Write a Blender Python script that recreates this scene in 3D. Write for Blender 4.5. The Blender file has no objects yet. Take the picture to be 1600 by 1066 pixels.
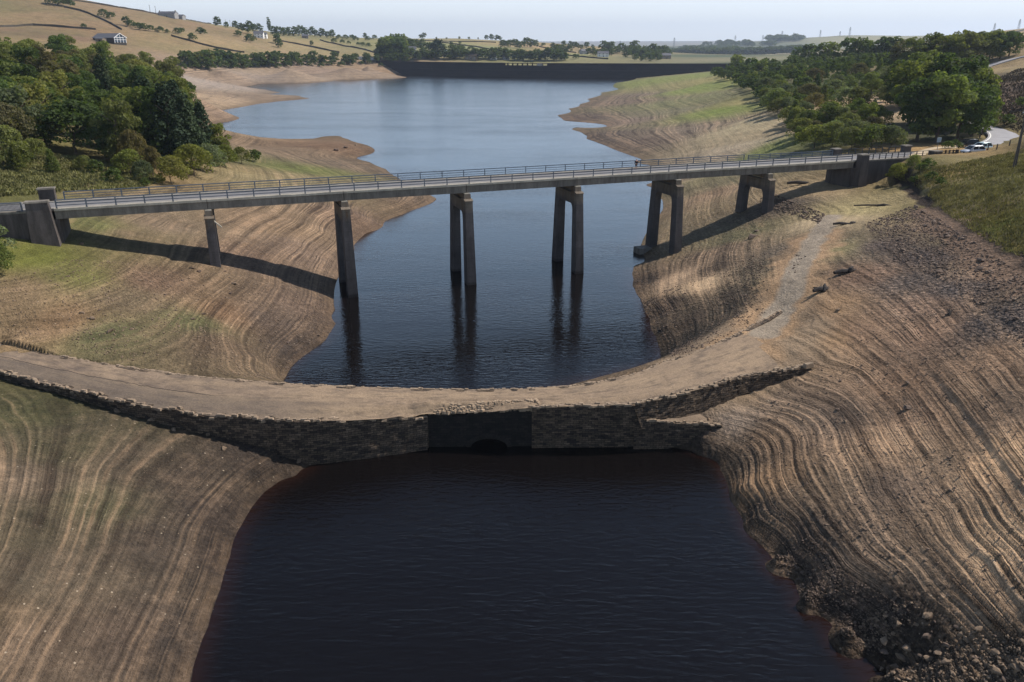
import bpy, bmesh, math, random
import numpy as np
from mathutils import Vector, Matrix
R = math.radians
random.seed(7); rng = np.random.default_rng(7)
sc = bpy.context.scene
COL = sc.collection

# ------------------------------------------------------------------ camera, sky, sun, exposure
F_PX, HZ, CAMH = 1200.0, 70.0, 35.0
TH = math.atan((533 - HZ) / F_PX)
cd = bpy.data.cameras.new('camera'); cam = bpy.data.objects.new('camera', cd); COL.objects.link(cam)
cam.location = (0, 0, CAMH); cam.rotation_euler = (math.pi / 2 - TH, 0, 0)
cd.sensor_width = 36; cd.lens = 36 * F_PX / 1600; cd.clip_start = 0.5; cd.clip_end = 40000
sc.camera = cam
SUN_AZ, SUN_EL = R(70), R(47)
w = bpy.data.worlds.new('World'); sc.world = w; w.use_nodes = True
nt = w.node_tree; nt.nodes.clear()
o_ = nt.nodes.new('ShaderNodeOutputWorld'); b_ = nt.nodes.new('ShaderNodeBackground'); s_ = nt.nodes.new('ShaderNodeTexSky')
s_.sky_type = 'NISHITA'; s_.sun_disc = False; s_.sun_elevation = SUN_EL; s_.sun_rotation = SUN_AZ
s_.air_density = 1.0; s_.dust_density = .6; s_.ozone_density = 2.5; s_.altitude = 250
tc_ = nt.nodes.new('ShaderNodeTexCoord'); sx_ = nt.nodes.new('ShaderNodeSeparateXYZ'); nt.links.new(tc_.outputs['Generated'], sx_.inputs[0])
mr_ = nt.nodes.new('ShaderNodeMapRange'); mr_.interpolation_type = 'SMOOTHSTEP'; nt.links.new(sx_.outputs[2], mr_.inputs[0])   # summer haze whitens the sky towards the horizon
for k_, v_ in zip((1, 2, 3, 4), (0.10, .5, 1.0, 0.0)): mr_.inputs[k_].default_value = v_
mx_ = nt.nodes.new('ShaderNodeMix'); mx_.data_type = 'RGBA'; nt.links.new(mr_.outputs[0], mx_.inputs[0]); nt.links.new(s_.outputs[0], mx_.inputs[6]); mx_.inputs[7].default_value = (6.8, 9.6, 13.2, 1)
mr2 = nt.nodes.new('ShaderNodeMapRange'); mr2.interpolation_type = 'SMOOTHSTEP'; nt.links.new(sx_.outputs[2], mr2.inputs[0])
for k_, v_ in zip((1, 2, 3, 4), (0.0, .15, 1.0, 0.0)): mr2.inputs[k_].default_value = v_
mx2 = nt.nodes.new('ShaderNodeMix'); mx2.data_type = 'RGBA'; nt.links.new(mr2.outputs[0], mx2.inputs[0]); nt.links.new(mx_.outputs[2], mx2.inputs[6]); mx2.inputs[7].default_value = (11.6, 11.9, 11.3, 1)
nt.links.new(mx2.outputs[2], b_.inputs[0]); nt.links.new(b_.outputs[0], o_.inputs[0]); b_.inputs[1].default_value = 0.082
sd = bpy.data.lights.new('sun', 'SUN'); sd.energy = 4.7; sd.angle = R(0.53); sd.color = (1, .94, .87)
sun = bpy.data.objects.new('sun', sd); COL.objects.link(sun)
sdir = Vector((math.sin(SUN_AZ) * math.cos(SUN_EL), math.cos(SUN_AZ) * math.cos(SUN_EL), math.sin(SUN_EL)))
sun.rotation_euler = sdir.to_track_quat('Z', 'Y').to_euler()
sc.view_settings.view_transform = 'Standard'; sc.view_settings.look = 'None'
sc.view_settings.exposure = 0.3; sc.view_settings.gamma = 1.0
try:
    sc.cycles.use_denoising = True; sc.cycles.max_bounces = 6; sc.cycles.diffuse_bounces = 2; sc.cycles.glossy_bounces = 3
    sc.cycles.transparent_max_bounces = 6; sc.cycles.volume_bounces = 0
    sc.cycles.caustics_reflective = False; sc.cycles.caustics_refractive = False
except Exception: pass

# ------------------------------------------------------------------ pixel rays (survey of the photograph)
def ray(px, py):
    u = (px - 800) / F_PX; v = (py - 533) / F_PX
    return u, math.cos(TH) - v * math.sin(TH), -(math.sin(TH) + v * math.cos(TH))
def unz(px, py, z):
    a, b, c = ray(px, py); t = (z - CAMH) / c
    return np.array((a * t, b * t, z))
def und(px, py, D):
    a, b, c = ray(px, py); t = D / math.hypot(a, b)
    return np.array((a * t, b * t, CAMH + c * t))
def project(x, y, z):
    d = y * math.cos(TH) + (CAMH - z) * math.sin(TH); v = -y * math.sin(TH) + (CAMH - z) * math.cos(TH)
    return 800 + F_PX * x / d, 533 + F_PX * v / d

# ------------------------------------------------------------------ helpers
def tag(o, label=None, cat=None, group=None, kind=None):
    if label: o['label'] = label
    if cat: o['category'] = cat
    if group: o['group'] = group
    if kind: o['kind'] = kind
    return o
def empty(name, loc=(0, 0, 0), rz=0, label=None, cat=None, group=None, kind=None):
    o = bpy.data.objects.new(name, None); COL.objects.link(o)
    o.location = loc; o.rotation_euler = (0, 0, rz); o.empty_display_size = .3
    return tag(o, label, cat, group, kind)
class MB:
    def __init__(s): s.v = []; s.f = []; s.uv = []; s.m = []; s.n = 0; s.hasuv = False
    def add(s, vs, fs, uvs=None, mi=0):
        b = len(s.v); s.v += [tuple(p) for p in vs]
        for i, f in enumerate(fs):
            s.f.append([b + k for k in f]); s.m.append(mi)
            s.uv.append(uvs[i] if uvs else [(0, 0)] * len(f))
        if uvs: s.hasuv = True
        return s
    def box(s, c, size, rz=0, taper=1.0, mi=0, tilt=None):
        hx, hy, hz = size[0] / 2, size[1] / 2, size[2] / 2
        vs = []
        for z, k in ((-hz, 1), (hz, taper)):
            for x, y in ((-hx, -hy), (hx, -hy), (hx, hy), (-hx, hy)): vs.append(Vector((x * k, y * k, z)))
        M = Matrix.Rotation(rz, 3, 'Z')
        if tilt is not None: M = M @ tilt
        vs = [M @ p + Vector(c) for p in vs]
        return s.add(vs, [(0, 3, 2, 1), (4, 5, 6, 7), (0, 1, 5, 4), (1, 2, 6, 5), (2, 3, 7, 6), (3, 0, 4, 7)], mi=mi)
    def beam(s, a, b, wd, ht, mi=0):
        a = Vector(a); b = Vector(b); d = (b - a).normalized()
        up = Vector((0, 0, 1)) if abs(d.z) < .95 else Vector((0, 1, 0))
        sx = d.cross(up).normalized() * wd / 2; sy = sx.cross(d).normalized() * ht / 2
        vs = [a - sx - sy, a + sx - sy, a + sx + sy, a - sx + sy, b - sx - sy, b + sx - sy, b + sx + sy, b - sx + sy]
        return s.add(vs, [(0, 1, 2, 3), (7, 6, 5, 4), (0, 4, 5, 1), (1, 5, 6, 2), (2, 6, 7, 3), (3, 7, 4, 0)], mi=mi)
    def tube(s, pts, rad, n=8, mi=0):
        pts = [Vector(p) for p in pts]; rings = []
        rad = rad if hasattr(rad, '__len__') else [rad] * len(pts)
        for i, p in enumerate(pts):
            d = (pts[min(i + 1, len(pts) - 1)] - pts[max(i - 1, 0)]).normalized()
            up = Vector((0, 0, 1)) if abs(d.z) < .9 else Vector((1, 0, 0))
            a = d.cross(up).normalized(); b = d.cross(a).normalized()
            rings.append([p + (a * math.cos(t) + b * math.sin(t)) * rad[i] for t in [2 * math.pi * k / n for k in range(n)]])
        vs = [q for r in rings for q in r]; fs = []
        for i in range(len(pts) - 1):
            for k in range(n): fs.append((i * n + k, i * n + (k + 1) % n, (i + 1) * n + (k + 1) % n, (i + 1) * n + k))
        fs.append(tuple(range(n - 1, -1, -1))); fs.append(tuple(range((len(pts) - 1) * n, len(pts) * n)))
        return s.add(vs, fs, mi=mi)
    def build(s, name, mat, parent=None, smooth=False, bevel=0):
        me = bpy.data.meshes.new(name); me.from_pydata(s.v, [], s.f)
        if s.hasuv:
            uvl = me.uv_layers.new(name='UVMap'); flat = [c for f in s.uv for p in f for c in p]
            uvl.data.foreach_set('uv', flat)
        for m_ in (mat if isinstance(mat, (list, tuple)) else [mat]): me.materials.append(m_)
        if isinstance(mat, (list, tuple)): me.polygons.foreach_set('material_index', s.m)
        if smooth: me.polygons.foreach_set('use_smooth', [True] * len(me.polygons))
        me.update()
        o = bpy.data.objects.new(name, me); COL.objects.link(o)
        if parent: o.parent = parent
        if bevel:
            bv = o.modifiers.new('bevel', 'BEVEL'); bv.width = bevel; bv.segments = 1; bv.limit_method = 'ANGLE'
        return o
def np_mesh(name, V, Fq, mat, parent=None, smooth=False):
    me = bpy.data.meshes.new(name); V = np.asarray(V, np.float32); Fq = np.asarray(Fq, np.int32); k = Fq.shape[1]
    me.vertices.add(len(V)); me.vertices.foreach_set('co', V.ravel())
    me.loops.add(Fq.size); me.loops.foreach_set('vertex_index', Fq.ravel())
    me.polygons.add(len(Fq)); me.polygons.foreach_set('loop_start', np.arange(len(Fq), dtype=np.int32) * k)
    if smooth: me.polygons.foreach_set('use_smooth', np.ones(len(Fq), bool))
    me.materials.append(mat); me.update(calc_edges=True)
    o = bpy.data.objects.new(name, me); COL.objects.link(o)
    if parent: o.parent = parent
    return o
def copy_tree(o, parent=None):
    c = o.copy(); COL.objects.link(c); c.parent = parent
    for ch in list(o.children): copy_tree(ch, c)
    return c
def lin(r, g, b):
    return tuple((((c / 255) + .055) / 1.055) ** 2.4 if c / 255 > .04045 else c / 255 / 12.92 for c in (r, g, b))

# ---- materials
class NB:
    def __init__(s, name):
        s.mat = bpy.data.materials.new(name); s.mat.use_nodes = True; s.t = s.mat.node_tree; s.n = s.t.nodes
        s.p = s.n['Principled BSDF']; s.out = s.n['Material Output']; s.p.inputs['Specular IOR Level'].default_value = .25
    def new(s, t, **kw):
        n = s.n.new(t)
        for k, v in kw.items(): setattr(n, k, v)
        return n
    def link(s, a, b): s.t.links.new(a, b)
    def sock(s, v, inp):
        if isinstance(v, bpy.types.NodeSocket): s.link(v, inp)
        else: inp.default_value = v
    def noise(s, vec, scale, detail=3, rough=.6, dims='3D', dist=0):
        n = s.new('ShaderNodeTexNoise', noise_dimensions=dims)
        if dims == '1D': s.sock(vec, n.inputs['W'])
        elif vec is not None: s.link(vec, n.inputs['Vector'])
        n.inputs['Scale'].default_value = scale; n.inputs['Detail'].default_value = detail; n.inputs['Roughness'].default_value = rough
        n.inputs['Distortion'].default_value = dist
        return n.outputs['Fac']
    def ramp(s, fac, lo, hi, a=0.0, b=1.0):
        n = s.new('ShaderNodeMapRange'); n.clamp = True
        s.sock(fac, n.inputs['Value'])
        n.inputs['From Min'].default_value = lo; n.inputs['From Max'].default_value = hi
        n.inputs['To Min'].default_value = a; n.inputs['To Max'].default_value = b
        return n.outputs['Result']
    def math(s, op, a, b=0.0, clamp=False):
        n = s.new('ShaderNodeMath', operation=op); n.use_clamp = clamp
        s.sock(a, n.inputs[0]); s.sock(b, n.inputs[1]); return n.outputs[0]
    def mix(s, fac, a, b, mode='MIX'):
        n = s.new('ShaderNodeMix', data_type='RGBA', blend_type=mode)
        s.sock(fac, n.inputs[0])
        for v, i in ((a, 6), (b, 7)):
            if isinstance(v, tuple): v = tuple(v) + ((1,) if len(v) == 3 else ())
            s.sock(v, n.inputs[i])
        return n.outputs[2]
    def mapping(s, vec, scale=(1, 1, 1), rot=(0, 0, 0)):
        n = s.new('ShaderNodeMapping'); s.link(vec, n.inputs[0]); n.inputs['Scale'].default_value = scale; n.inputs['Rotation'].default_value = rot
        return n.outputs[0]
    def bump(s, h, strength=.5, dist=.1, normal=None):
        n = s.new('ShaderNodeBump'); s.sock(h, n.inputs['Height']); n.inputs['Strength'].default_value = strength; n.inputs['Distance'].default_value = dist
        if normal is not None: s.link(normal, n.inputs['Normal'])
        return n.outputs[0]
    def pos(s): return s.new('ShaderNodeNewGeometry').outputs['Position']
    def obj(s): return s.new('ShaderNodeTexCoord').outputs['Object']
    def uv(s): return s.new('ShaderNodeTexCoord').outputs['UV']
    def attr(s, name): return s.new('ShaderNodeAttribute', attribute_name=name)
    def rand(s): return s.new('ShaderNodeObjectInfo').outputs['Random']

def simple(name, c, rough=.8, var=.25, scale=3.0, metal=0.0, bump=0.0, fine=None, stain=None, space='pos'):
    b = NB(name); P = b.pos() if space == 'pos' else b.obj()
    n = b.noise(P, scale, 4, .65); n2 = b.noise(P, fine or scale * 7, 2)
    k = b.math('MULTIPLY', b.ramp(n, .3, .7, 1 - var, 1 + var), b.ramp(n2, .3, .7, 1 - var * .5, 1 + var * .5))
    c = tuple(c)
    col = b.mix(1.0, c, b.new('ShaderNodeCombineColor').outputs[0], 'MULTIPLY')
    cc = [x for x in b.n if x.bl_idname == 'ShaderNodeCombineColor'][-1]
    for i in range(3): b.link(k, cc.inputs[i])
    if stain: col = b.mix(b.ramp(b.noise(b.mapping(P, (1, 1, .25)), stain[1], 4, .7), stain[2], stain[2] + .12, 0, .85), col, stain[0])
    b.link(col, b.p.inputs['Base Color']); b.p.inputs['Roughness'].default_value = rough; b.p.inputs['Metallic'].default_value = metal
    if bump: b.link(b.bump(n2, .6, bump), b.p.inputs['Normal'])
    return b.mat

# ------------------------------------------------------------------ TERRAIN SURVEY  (px, py, z)  or  (px, py, 'D', distance)
CZ = [  # stations of the old causeway: north edge, south wall top
 ((-260, 488, 7.2), (-260, 520, 7.0)), ((0, 537, 5.9), (0, 582, 5.8)), ((100, 558, 5.6), (100, 607, 5.5)),
 ((200, 574, 5.3), (200, 630, 5.2)), ((300, 588, 5.0), (300, 648, 4.9)), ((430, 599, 4.6), (430, 657, 4.5)),
 ((540, 604, 4.35), (560, 658, 3.9)), ((665, 608.5, 4.15), (665, 650, 3.5)), ((740, 609, 4.15), (740, 645, 3.6)),
 ((830, 608, 4.2), (830, 637, 4.2)), ((920, 600, 4.4), (912, 635, 4.3)), ((1000, 583, 4.7), (990, 634, 4.4)),
 ((1031, 567, 4.9), (1050, 620, 4.8)), ((1100, 546, 5.2), (1110, 604, 5.2)), ((1160, 518, 5.6), (1170, 588, 5.6)),
 ((1222, 484, 6.1), (1262, 573, 6.0))]
CN = np.array([unz(*a) for a, b in CZ]); CS = np.array([unz(*b) for a, b in CZ]); CM = (CN * .55 + CS * .45)
for i_, s_x, s_z in ((7, 668, 3.38), (8, 740, 3.55)):
    q_ = unz(s_x, 701, 0); CS[i_] = (q_[0], q_[1] + .3, s_z)
DIV = np.vstack([CM[0] + (CM[0] - CM[1]) * 1.0, CM, [CM[-1] + np.array((14., 4., 0))]])

SH_N = [(441,597),(455,575),(480,553),(512,525),(525,505),(524,485),(522,462),(530,430),(553,383),(572,364),(600,347),(640,330),(672,319),(682,311),(672,305),(645,290),(622,278),(604,265),(577,253),(555,247),(570,243),(585,237),(570,226),(545,218),(528,212),(505,213),(490,217),(440,217),(400,216),(345,213),(318,196),(333,175),(365,169),(400,163),(440,158),(485,154),(470,150),(440,145),(415,140),(385,135),(400,131),(450,127),(520,122),(580,119.5),(622,118),
        (978,127.5),(958,136),(967,139.5),(937,145),(932,151),(917,155),(922,158),(905,163),(887,170),(870,180),(882,189),(900,199),(893,203),(912,210),(915,217),(935,224),(960,234),(985,243),(1005,250),(1014,258),(1028,272),(1034,290),(1034,312),(1022,345),(1006,372),(1000,390),(991,415),(988,428),(988,445),(995,460),(1005,480),(1015,500),(1025,525),(1031,545),(1031,566)]
SH_S = [(487,727),(470,735),(440,750),(412,770),(395,790),(378,820),(360,870),(345,920),(325,980),(310,1020),(298,1066),(270,1160),
        (1045,697),(1080,704),(1100,715),(1125,735),(1137,760),(1147,790),(1162,815),(1187,850),(1213,880),(1240,905),(1250,940),(1275,960),(1300,975),(1335,1000),(1350,1025),(1372,1045),(1392,1066),(1460,1160)]
UN = [(560,520,-3),(700,560,-4),(900,560,-3.5),(640,480,-5),(800,450,-6),(960,500,-2.5),(980,420,-2),(900,350,-6),(700,360,-4),(640,380,-2.5),(600,420,-2.5),(820,300,-7),(980,300,-3),(1000,340,-2),(700,250,-5),(850,240,-6),(640,230,-3.5),(600,200,-6),(800,190,-8),(450,185,-6),(380,190,-4),(700,150,-9),(520,165,-7),(860,150,-8),(560,135,-6),(800,135,-9),(480,138,-4),(430,148.5,-.5),(640,122,-4),(800,126,-8),(930,129,-4),(930,200,-.8),(560,545,-2),(480,585,-1),(990,570,-1.5),(560,590,-2.5),(700,595,-3),(850,595,-3)]
US = [(560,800,-3),(520,740,-1.2),(665,720,-2.5),(830,720,-3),(990,720,-1.6),(760,850,-6),(760,1000,-7),(450,950,-3),(400,1060,-2.5),(1080,850,-3),(1130,950,-3),(1250,1040,-2),(1120,790,-1.2),(420,860,-1.5),(740,702,-2.5),(560,722,-1.5),(1100,740,-1.2),(760,1200,-8)]
P_S = [(420,700,1.7),(330,680,3.0),(260,660,3.6),(200,645,4.1),(100,620,4.7),(0,597,5.1),(-150,575,5.8),(-400,560,7.5),
       (0,700,5.9),(100,720,4.6),(200,740,3.4),(300,760,2.2),(380,750,1.1),(0,820,5.6),(120,840,3.9),(240,860,2.2),(310,860,1.1),(0,950,4.7),(120,980,3.0),(220,1000,1.5),(0,1066,3.9),(150,1066,2.0),(-150,900,7),(-200,700,7.8),(-200,1066,6),(-500,800,11),(0,1250,3),
       (440,725,.7),(460,738,.2),
       (1130,668,2.1),(1090,690,1.0),(1180,690,2.0),(1195,740,2.0),(1215,790,2.0),(1260,845,2.0),(1310,900,2.1),(1400,970,2.2),(1480,1066,2.6),
       (1256,582,5.4),(1213,598,4.6),(1168,612,4.0),(1108,634,3.25),(1050,653,2.6),(1240,605,4.9),(1200,625,4.1),(1140,650,2.9),(1235,650,3.6),(1280,700,3.8),(1310,760,3.8),(1370,850,3.9),(1450,930,3.9),(1560,1020,4.2),
       (1330,592,5.8),(1385,645,5.8),(1430,720,5.8),(1480,800,5.8),(1540,880,5.8),(1640,980,6.2),
       (1155,765,.9),(1175,810,.8),(1215,865,1.0),(1262,920,1.4),(1330,975,1.5),(1400,1040,1.5),(1420,1066,1.2),(1600,1200,4)]
P_B = [(1290,566,6.3),(1330,540,7.0),(1400,590,7.2),(1455,645,7.3),(1510,720,7.4),(1580,810,7.6),(1700,920,8),
       (1290,470,8.3),(1350,480,8.7),(1420,530,8.9),(1500,600,9.1),(1600,700,9.5),
       (1315,410,9.8),(1400,440,10.3),(1480,500,10.6),(1600,600,11.0),(1750,700,12),
       (1330,350,10.4),(1390,380,11.2),(1470,430,11.8),(1600,515,12.4),(1800,620,13.5),
       (1445,330,12.0),(1520,385,12.8),(1600,430,13.3),(1750,500,14.5),(1400,320,10.9),(1345,296,10.55),(1400,290,11.2),
       (1445,285,13.2),(1480,300,13.9),(1540,340,14.3),(1600,380,14.8),(1600,320,16.3),(1520,280,14.9),(1560,262,15.7),(1600,275,17),(1590,246,15.9),(1700,300,20),(1480,252,15.1),(1440,262,14.6),(1750,400,18)]
P_N = [(-200,490,8.6),(0,530,6.6),(0,480,8.4),(0,430,10.2),(0,395,11.4),(-200,420,12),(98,388,10.6),(100,440,9.3),(100,500,7.3),(200,420,8.6),(200,470,7.2),(200,540,5.7),(300,450,6.2),(336,418,6.4),(300,520,5.3),(300,575,4.9),(400,420,4.7),(400,480,3.7),(400,560,3.1),(440,450,3.2),(450,500,2.1),(430,580,1.4),(480,480,1.6),(490,520,.9),
       (200,360,9.4),(280,350,8.2),(350,370,6.9),(420,360,5.6),(460,380,4.2),(500,360,3.6),(560,340,2.6),(620,315,2.0),(650,305,1.2),(500,400,1.8),(420,320,7.2),(520,300,4.0),(600,290,2.2),
       (100,300,13.6),(0,320,14.6),(160,295,13.2),(250,285,11.8),(330,285,9.6),(420,290,7.3),(400,255,6.0),(345,240,8.5),(300,265,11.2),(430,240,4.0),(480,260,4.2),(540,262,2.0),(500,235,2.4),(530,224,1.8),(555,232,1.5),(460,225,2.0),(400,232,3.6),(340,226,4.5),(-200,330,16),(-500,330,20),
       (0,270,15.6),(100,255,14.8),(200,240,13.8),(280,225,12.2),(0,230,17.5),(-200,250,20),(300,195,9),(280,180,12),
       (-500,'A',300,40),(-250,'A',260,28),(0,'A',250,21),(120,'A',250,18.5),(230,'A',260,16.5),(-100,'A',340,30),(100,'A',340,25),(210,'A',360,21),(-100,'A',430,36),(80,'A',430,31),(220,'A',440,24.5),
       (290,137,6),(300,160,6),(290,'A',440,14),(310,145,4.5),(350,160,2.8),(400,155,1.8),(440,152,1.5),(330,132,5.5),(300,125,9),
       (0,78,'D',700),(100,74,'D',780),(170,67,'D',850),(250,84,'D',840),(280,94,'D',820),(330,84,'D',950),(400,90,'D',950),(290,112,12.5),(350,110,12.5),(450,107,12.5),(540,103.5,13),(575,100,14),(500,113,6),(400,118,6),(590,110,5),(560,116,3),(330,120,7),
       (-300,30,'D',800),(-300,-60,'D',1250),(0,40,'D',950),(0,-24,'D',1250),(100,-3,'D',1250),(200,14,'D',1270),(300,33,'D',1300),(400,53,'D',1350),(150,45,'D',950),(300,62,'D',1000),(420,58,'D',1250),(450,62,'D',1400),(520,66,'D',1500),(480,80,'D',1150),(560,88,'D',1150),
       (100,10,'D',1900),(-200,-20,'D',1900),(300,45,'D',2000),(420,62,'D',2100),
       (590,60,'D',1700),(650,61.5,'D',1800),(700,60,'D',1850),(780,63.5,'D',1850),(850,67,'D',1850),(930,73.5,'D',1800),(1000,78,'D',1900),
       (560,75,'D',1350),(650,75,'D',1350),(750,78,'D',1400),(850,80,'D',1400),(950,86,'D',1450),
       (640,90,'D',1100),(750,93,'D',1120),(850,94,'D',1150),(950,95,'D',1150),(1050,96.5,'D',1200),
       (600,66,'D',2600),(800,68,'D',2600),(950,77,'D',2600),
       (1000,84,'D',3500),(1050,86,'D',2600),(1120,92,'D',2200),(1200,92,'D',2000),
       (1040,74,'D',5000),(1100,70,'D',5200),(1150,68,'D',5200),(1250,67,'D',5200),(1080,82,'D',3600),(1180,80,'D',3400),
       (1230,72,'D',3600),(1260,60,'D',4200),(1330,55,'D',4400),(1430,57,'D',4300),(1150,76,'D',8000),(1350,62,'D',8000),(800,74,'D',8000),(300,60,'D',8000),(1700,50,'D',8000),
       (1520,56,'D',2300),(1600,44,'D',2200),(1800,30,'D',2200),(1560,68,'D',1500),(1500,72,'D',1600),(1600,62,'D',1400),
       (1000,250,.6),(1020,285,.7),(1060,290,2.0),(1090,310,3.2),(1063,397,2.0),(1020,392,.9),(1130,260,5.2),(1160,290,6.3),(1207,334,7.6),(1150,340,5.5),(1180,380,6.6),(1120,370,3.9),(1060,430,2.4),(1030,430,1.2),(1110,430,4.0),(1020,470,1.0),(1040,510,1.2),(1080,490,2.6),(1120,480,3.9),(1050,550,2.0),(1100,530,4.2),(1180,450,6.2),(1150,500,5.2),(1200,470,6.3),(1045,565,4.2),
       (1222,440,7.8),(1246,440,8.2),(1240,400,8.4),(1262,375,9.0),(1288,345,9.6),(1240,315,9.4),(1260,300,9.8),(1200,290,8.6),(1300,310,10.2),
       (930,185,.8),(960,175,1.6),(970,200,1.6),(1000,160,3.0),(1000,190,2.6),(1000,225,1.8),(1050,230,3.0),(1060,190,4.2),(1100,210,5.5),(1100,240,5.6),(1060,140,6),(1100,165,6.8),(1150,190,8.0),(1150,230,8.2),(1200,215,9.8),(1230,240,11.2),(1200,250,10),(980,143,1.5),(1010,132,4),(1060,120,8.5),(1110,117,10.5),(1130,140,9.6),(1180,165,10.5),(1000,124,3),
       (1240,225,12.3),(1200,180,12.4),(1160,148,12.6),(1120,125,12.8),(1300,240,13.6),(1400,236,14.6),
       (1250,'A',300,15.5),(1350,'A',300,18),(1300,'A',220,15),(1400,'A',220,15.6),(1200,'A',450,16),(1300,'A',450,21),(1400,'A',450,26),(1150,'A',600,15.5),(1250,'A',600,21),(1180,'A',800,15.5),(1350,'A',650,27),(1240,'A',920,15.5),
       (1470,237,15.2),(1520,233,15.3),(1560,222,15.4),(1588,213,15.7),(1570,203,16.2),(1545,196,16.7),(1515,188,17.5),(1450,'A',230,16.5),(1500,'A',260,18.5),
       (1620,226,17),(1640,200,21),(1600,180,'D',230),(1560,160,'D',260),(1600,120,'D',300),(1540,130,'D',330),(1700,120,'D',280),(1560,108,'D',400),(1600,92,'D',420),(1510,112,'D',420),(1460,'A',420,27),(1500,90,'D',560),(1600,74,'D',600),(1420,90,'D',600),(1580,66,'D',900),(1460,76,'D',900),(1700,40,'D',700),(1900,-60,'D',600),(1800,120,'D',250)]
def ctrl(lst):
    out = []
    for q in lst:
        if len(q) == 3: out.append(unz(*q))
        elif q[2] == 'D': out.append(und(q[0], q[1], q[3]))
        else:
            u = (q[0] - 800) / F_PX / 1.05; D = q[2]; t = math.atan(u)
            out.append(np.array((D * math.sin(t), D * math.cos(t), q[3])))
    return out
def shore(lst):
    out = []
    for a, b in zip(lst[:-1], lst[1:]):
        if abs(a[0] - b[0]) > 250: out.append(unz(a[0], a[1], 0)); continue
        out.append(unz(a[0], a[1], 0))
    out.append(unz(lst[-1][0], lst[-1][1], 0)); return out
both = ctrl(P_B)
northroad = [n_ + np.array((0, 0, -.08)) for n_ in CN[:6]] + [n_ * 1 for n_ in CN[12:]]
ptsN = np.array(shore(SH_N) + ctrl([(a, b, c) for a, b, c in UN]) + ctrl(P_N) + both + northroad + [np.array((a[0] * .7 + b[0] * .3, a[1] * .7 + b[1] * .3, a[2] - .3)) for a, b in zip(CN[12:], CS[12:])])
ptsS = np.array(shore(SH_S) + ctrl([(a, b, c) for a, b, c in US]) + ctrl(P_S) + both + [np.array((40., 30., 10)), np.array((-60., 30., 12))])
def warp(x, y): return np.stack([np.arctan2(x, y), .5 * np.log(x * x + y * y)], -1)
class RBF:
    def __init__(s, pts, e=1.25, lam=1e-4):
        s.c = warp(pts[:, 0], pts[:, 1]); s.e = e; n = len(pts)
        # height scaled by distance so relief stays even in the view
        s.sc = np.exp(s.c[:, 1]); val = pts[:, 2]
        A = np.linalg.norm(s.c[:, None] - s.c[None], axis=-1) ** e; A = -A + np.eye(n) * lam * 0 - np.eye(n) * 2e-5
        Pm = np.hstack([np.ones((n, 1)), s.c]); M = np.zeros((n + 3, n + 3)); M[:n, :n] = A; M[:n, n:] = Pm; M[n:, :n] = Pm.T
        s.wt = np.linalg.solve(M, np.r_[val, 0, 0, 0])
    def __call__(s, az, lr):
        P = np.stack([az.ravel(), lr.ravel()], -1); out = np.empty(len(P))
        for i in range(0, len(P), 4000):
            q = P[i:i + 4000]; d = np.sqrt(((q[:, None] - s.c[None]) ** 2).sum(-1)) ** s.e
            out[i:i + 4000] = -d @ s.wt[:-3] + s.wt[-3] + q @ s.wt[-2:]
        return out.reshape(az.shape)
AZ0, AZ1, LR0, LR1 = -R(56), R(56), math.log(24), math.log(16000)
cA = np.linspace(AZ0, AZ1, 420); cL = np.linspace(LR0, LR1, 620)
gA, gL = np.meshgrid(cA, cL, indexing='ij')
def dedupe(p):
    c = warp(p[:, 0], p[:, 1]); keep = []
    for i in range(len(p)):
        if all(np.linalg.norm(c[i] - c[j]) > .0035 for j in keep): keep.append(i)
    return p[keep]
ptsN, ptsS = dedupe(ptsN), dedupe(ptsS)
ZN = RBF(ptsN)(gA, gL); ZS = RBF(ptsS)(gA, gL)
def bil(Z, az, lr):
    a = np.clip((az - AZ0) / (AZ1 - AZ0) * (len(cA) - 1), 0, len(cA) - 1.001); l = np.clip((lr - LR0) / (LR1 - LR0) * (len(cL) - 1), 0, len(cL) - 1.001)
    i = a.astype(int); j = l.astype(int); fa = a - i; fl = l - j
    if Z.ndim == 3: fa = fa[..., None]; fl = fl[..., None]
    return (Z[i, j] * (1 - fa) * (1 - fl) + Z[i + 1, j] * fa * (1 - fl) + Z[i, j + 1] * (1 - fa) * fl + Z[i + 1, j + 1] * fa * fl)
def sdist(x, y, line):
    """signed distance to polyline, positive on its left"""
    best = np.full(x.shape, 1e9); sg = np.ones(x.shape)
    for p, q in zip(line[:-1], line[1:]):
        d = q[:2] - p[:2]; L = d @ d
        t = np.clip(((x - p[0]) * d[0] + (y - p[1]) * d[1]) / L, 0, 1)
        ex = x - p[0] - t * d[0]; ey = y - p[1] - t * d[1]; dd = np.hypot(ex, ey)
        cr = d[0] * (y - p[1]) - d[1] * (x - p[0]); m = dd < best - 1e-9
        best = np.where(m, dd, best); sg = np.where(m, np.sign(cr), sg)
    return best * sg
SCARP = np.array([unz(*q) for q in [(1405,283,11.5),(1432,296,12.4),(1455,318,12.6),(1490,345,13.0),(1525,368,13.2),(1560,392,13.5),(1600,413,13.8),(1700,470,14.5),(1900,560,16)]])
_VT = {}
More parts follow.
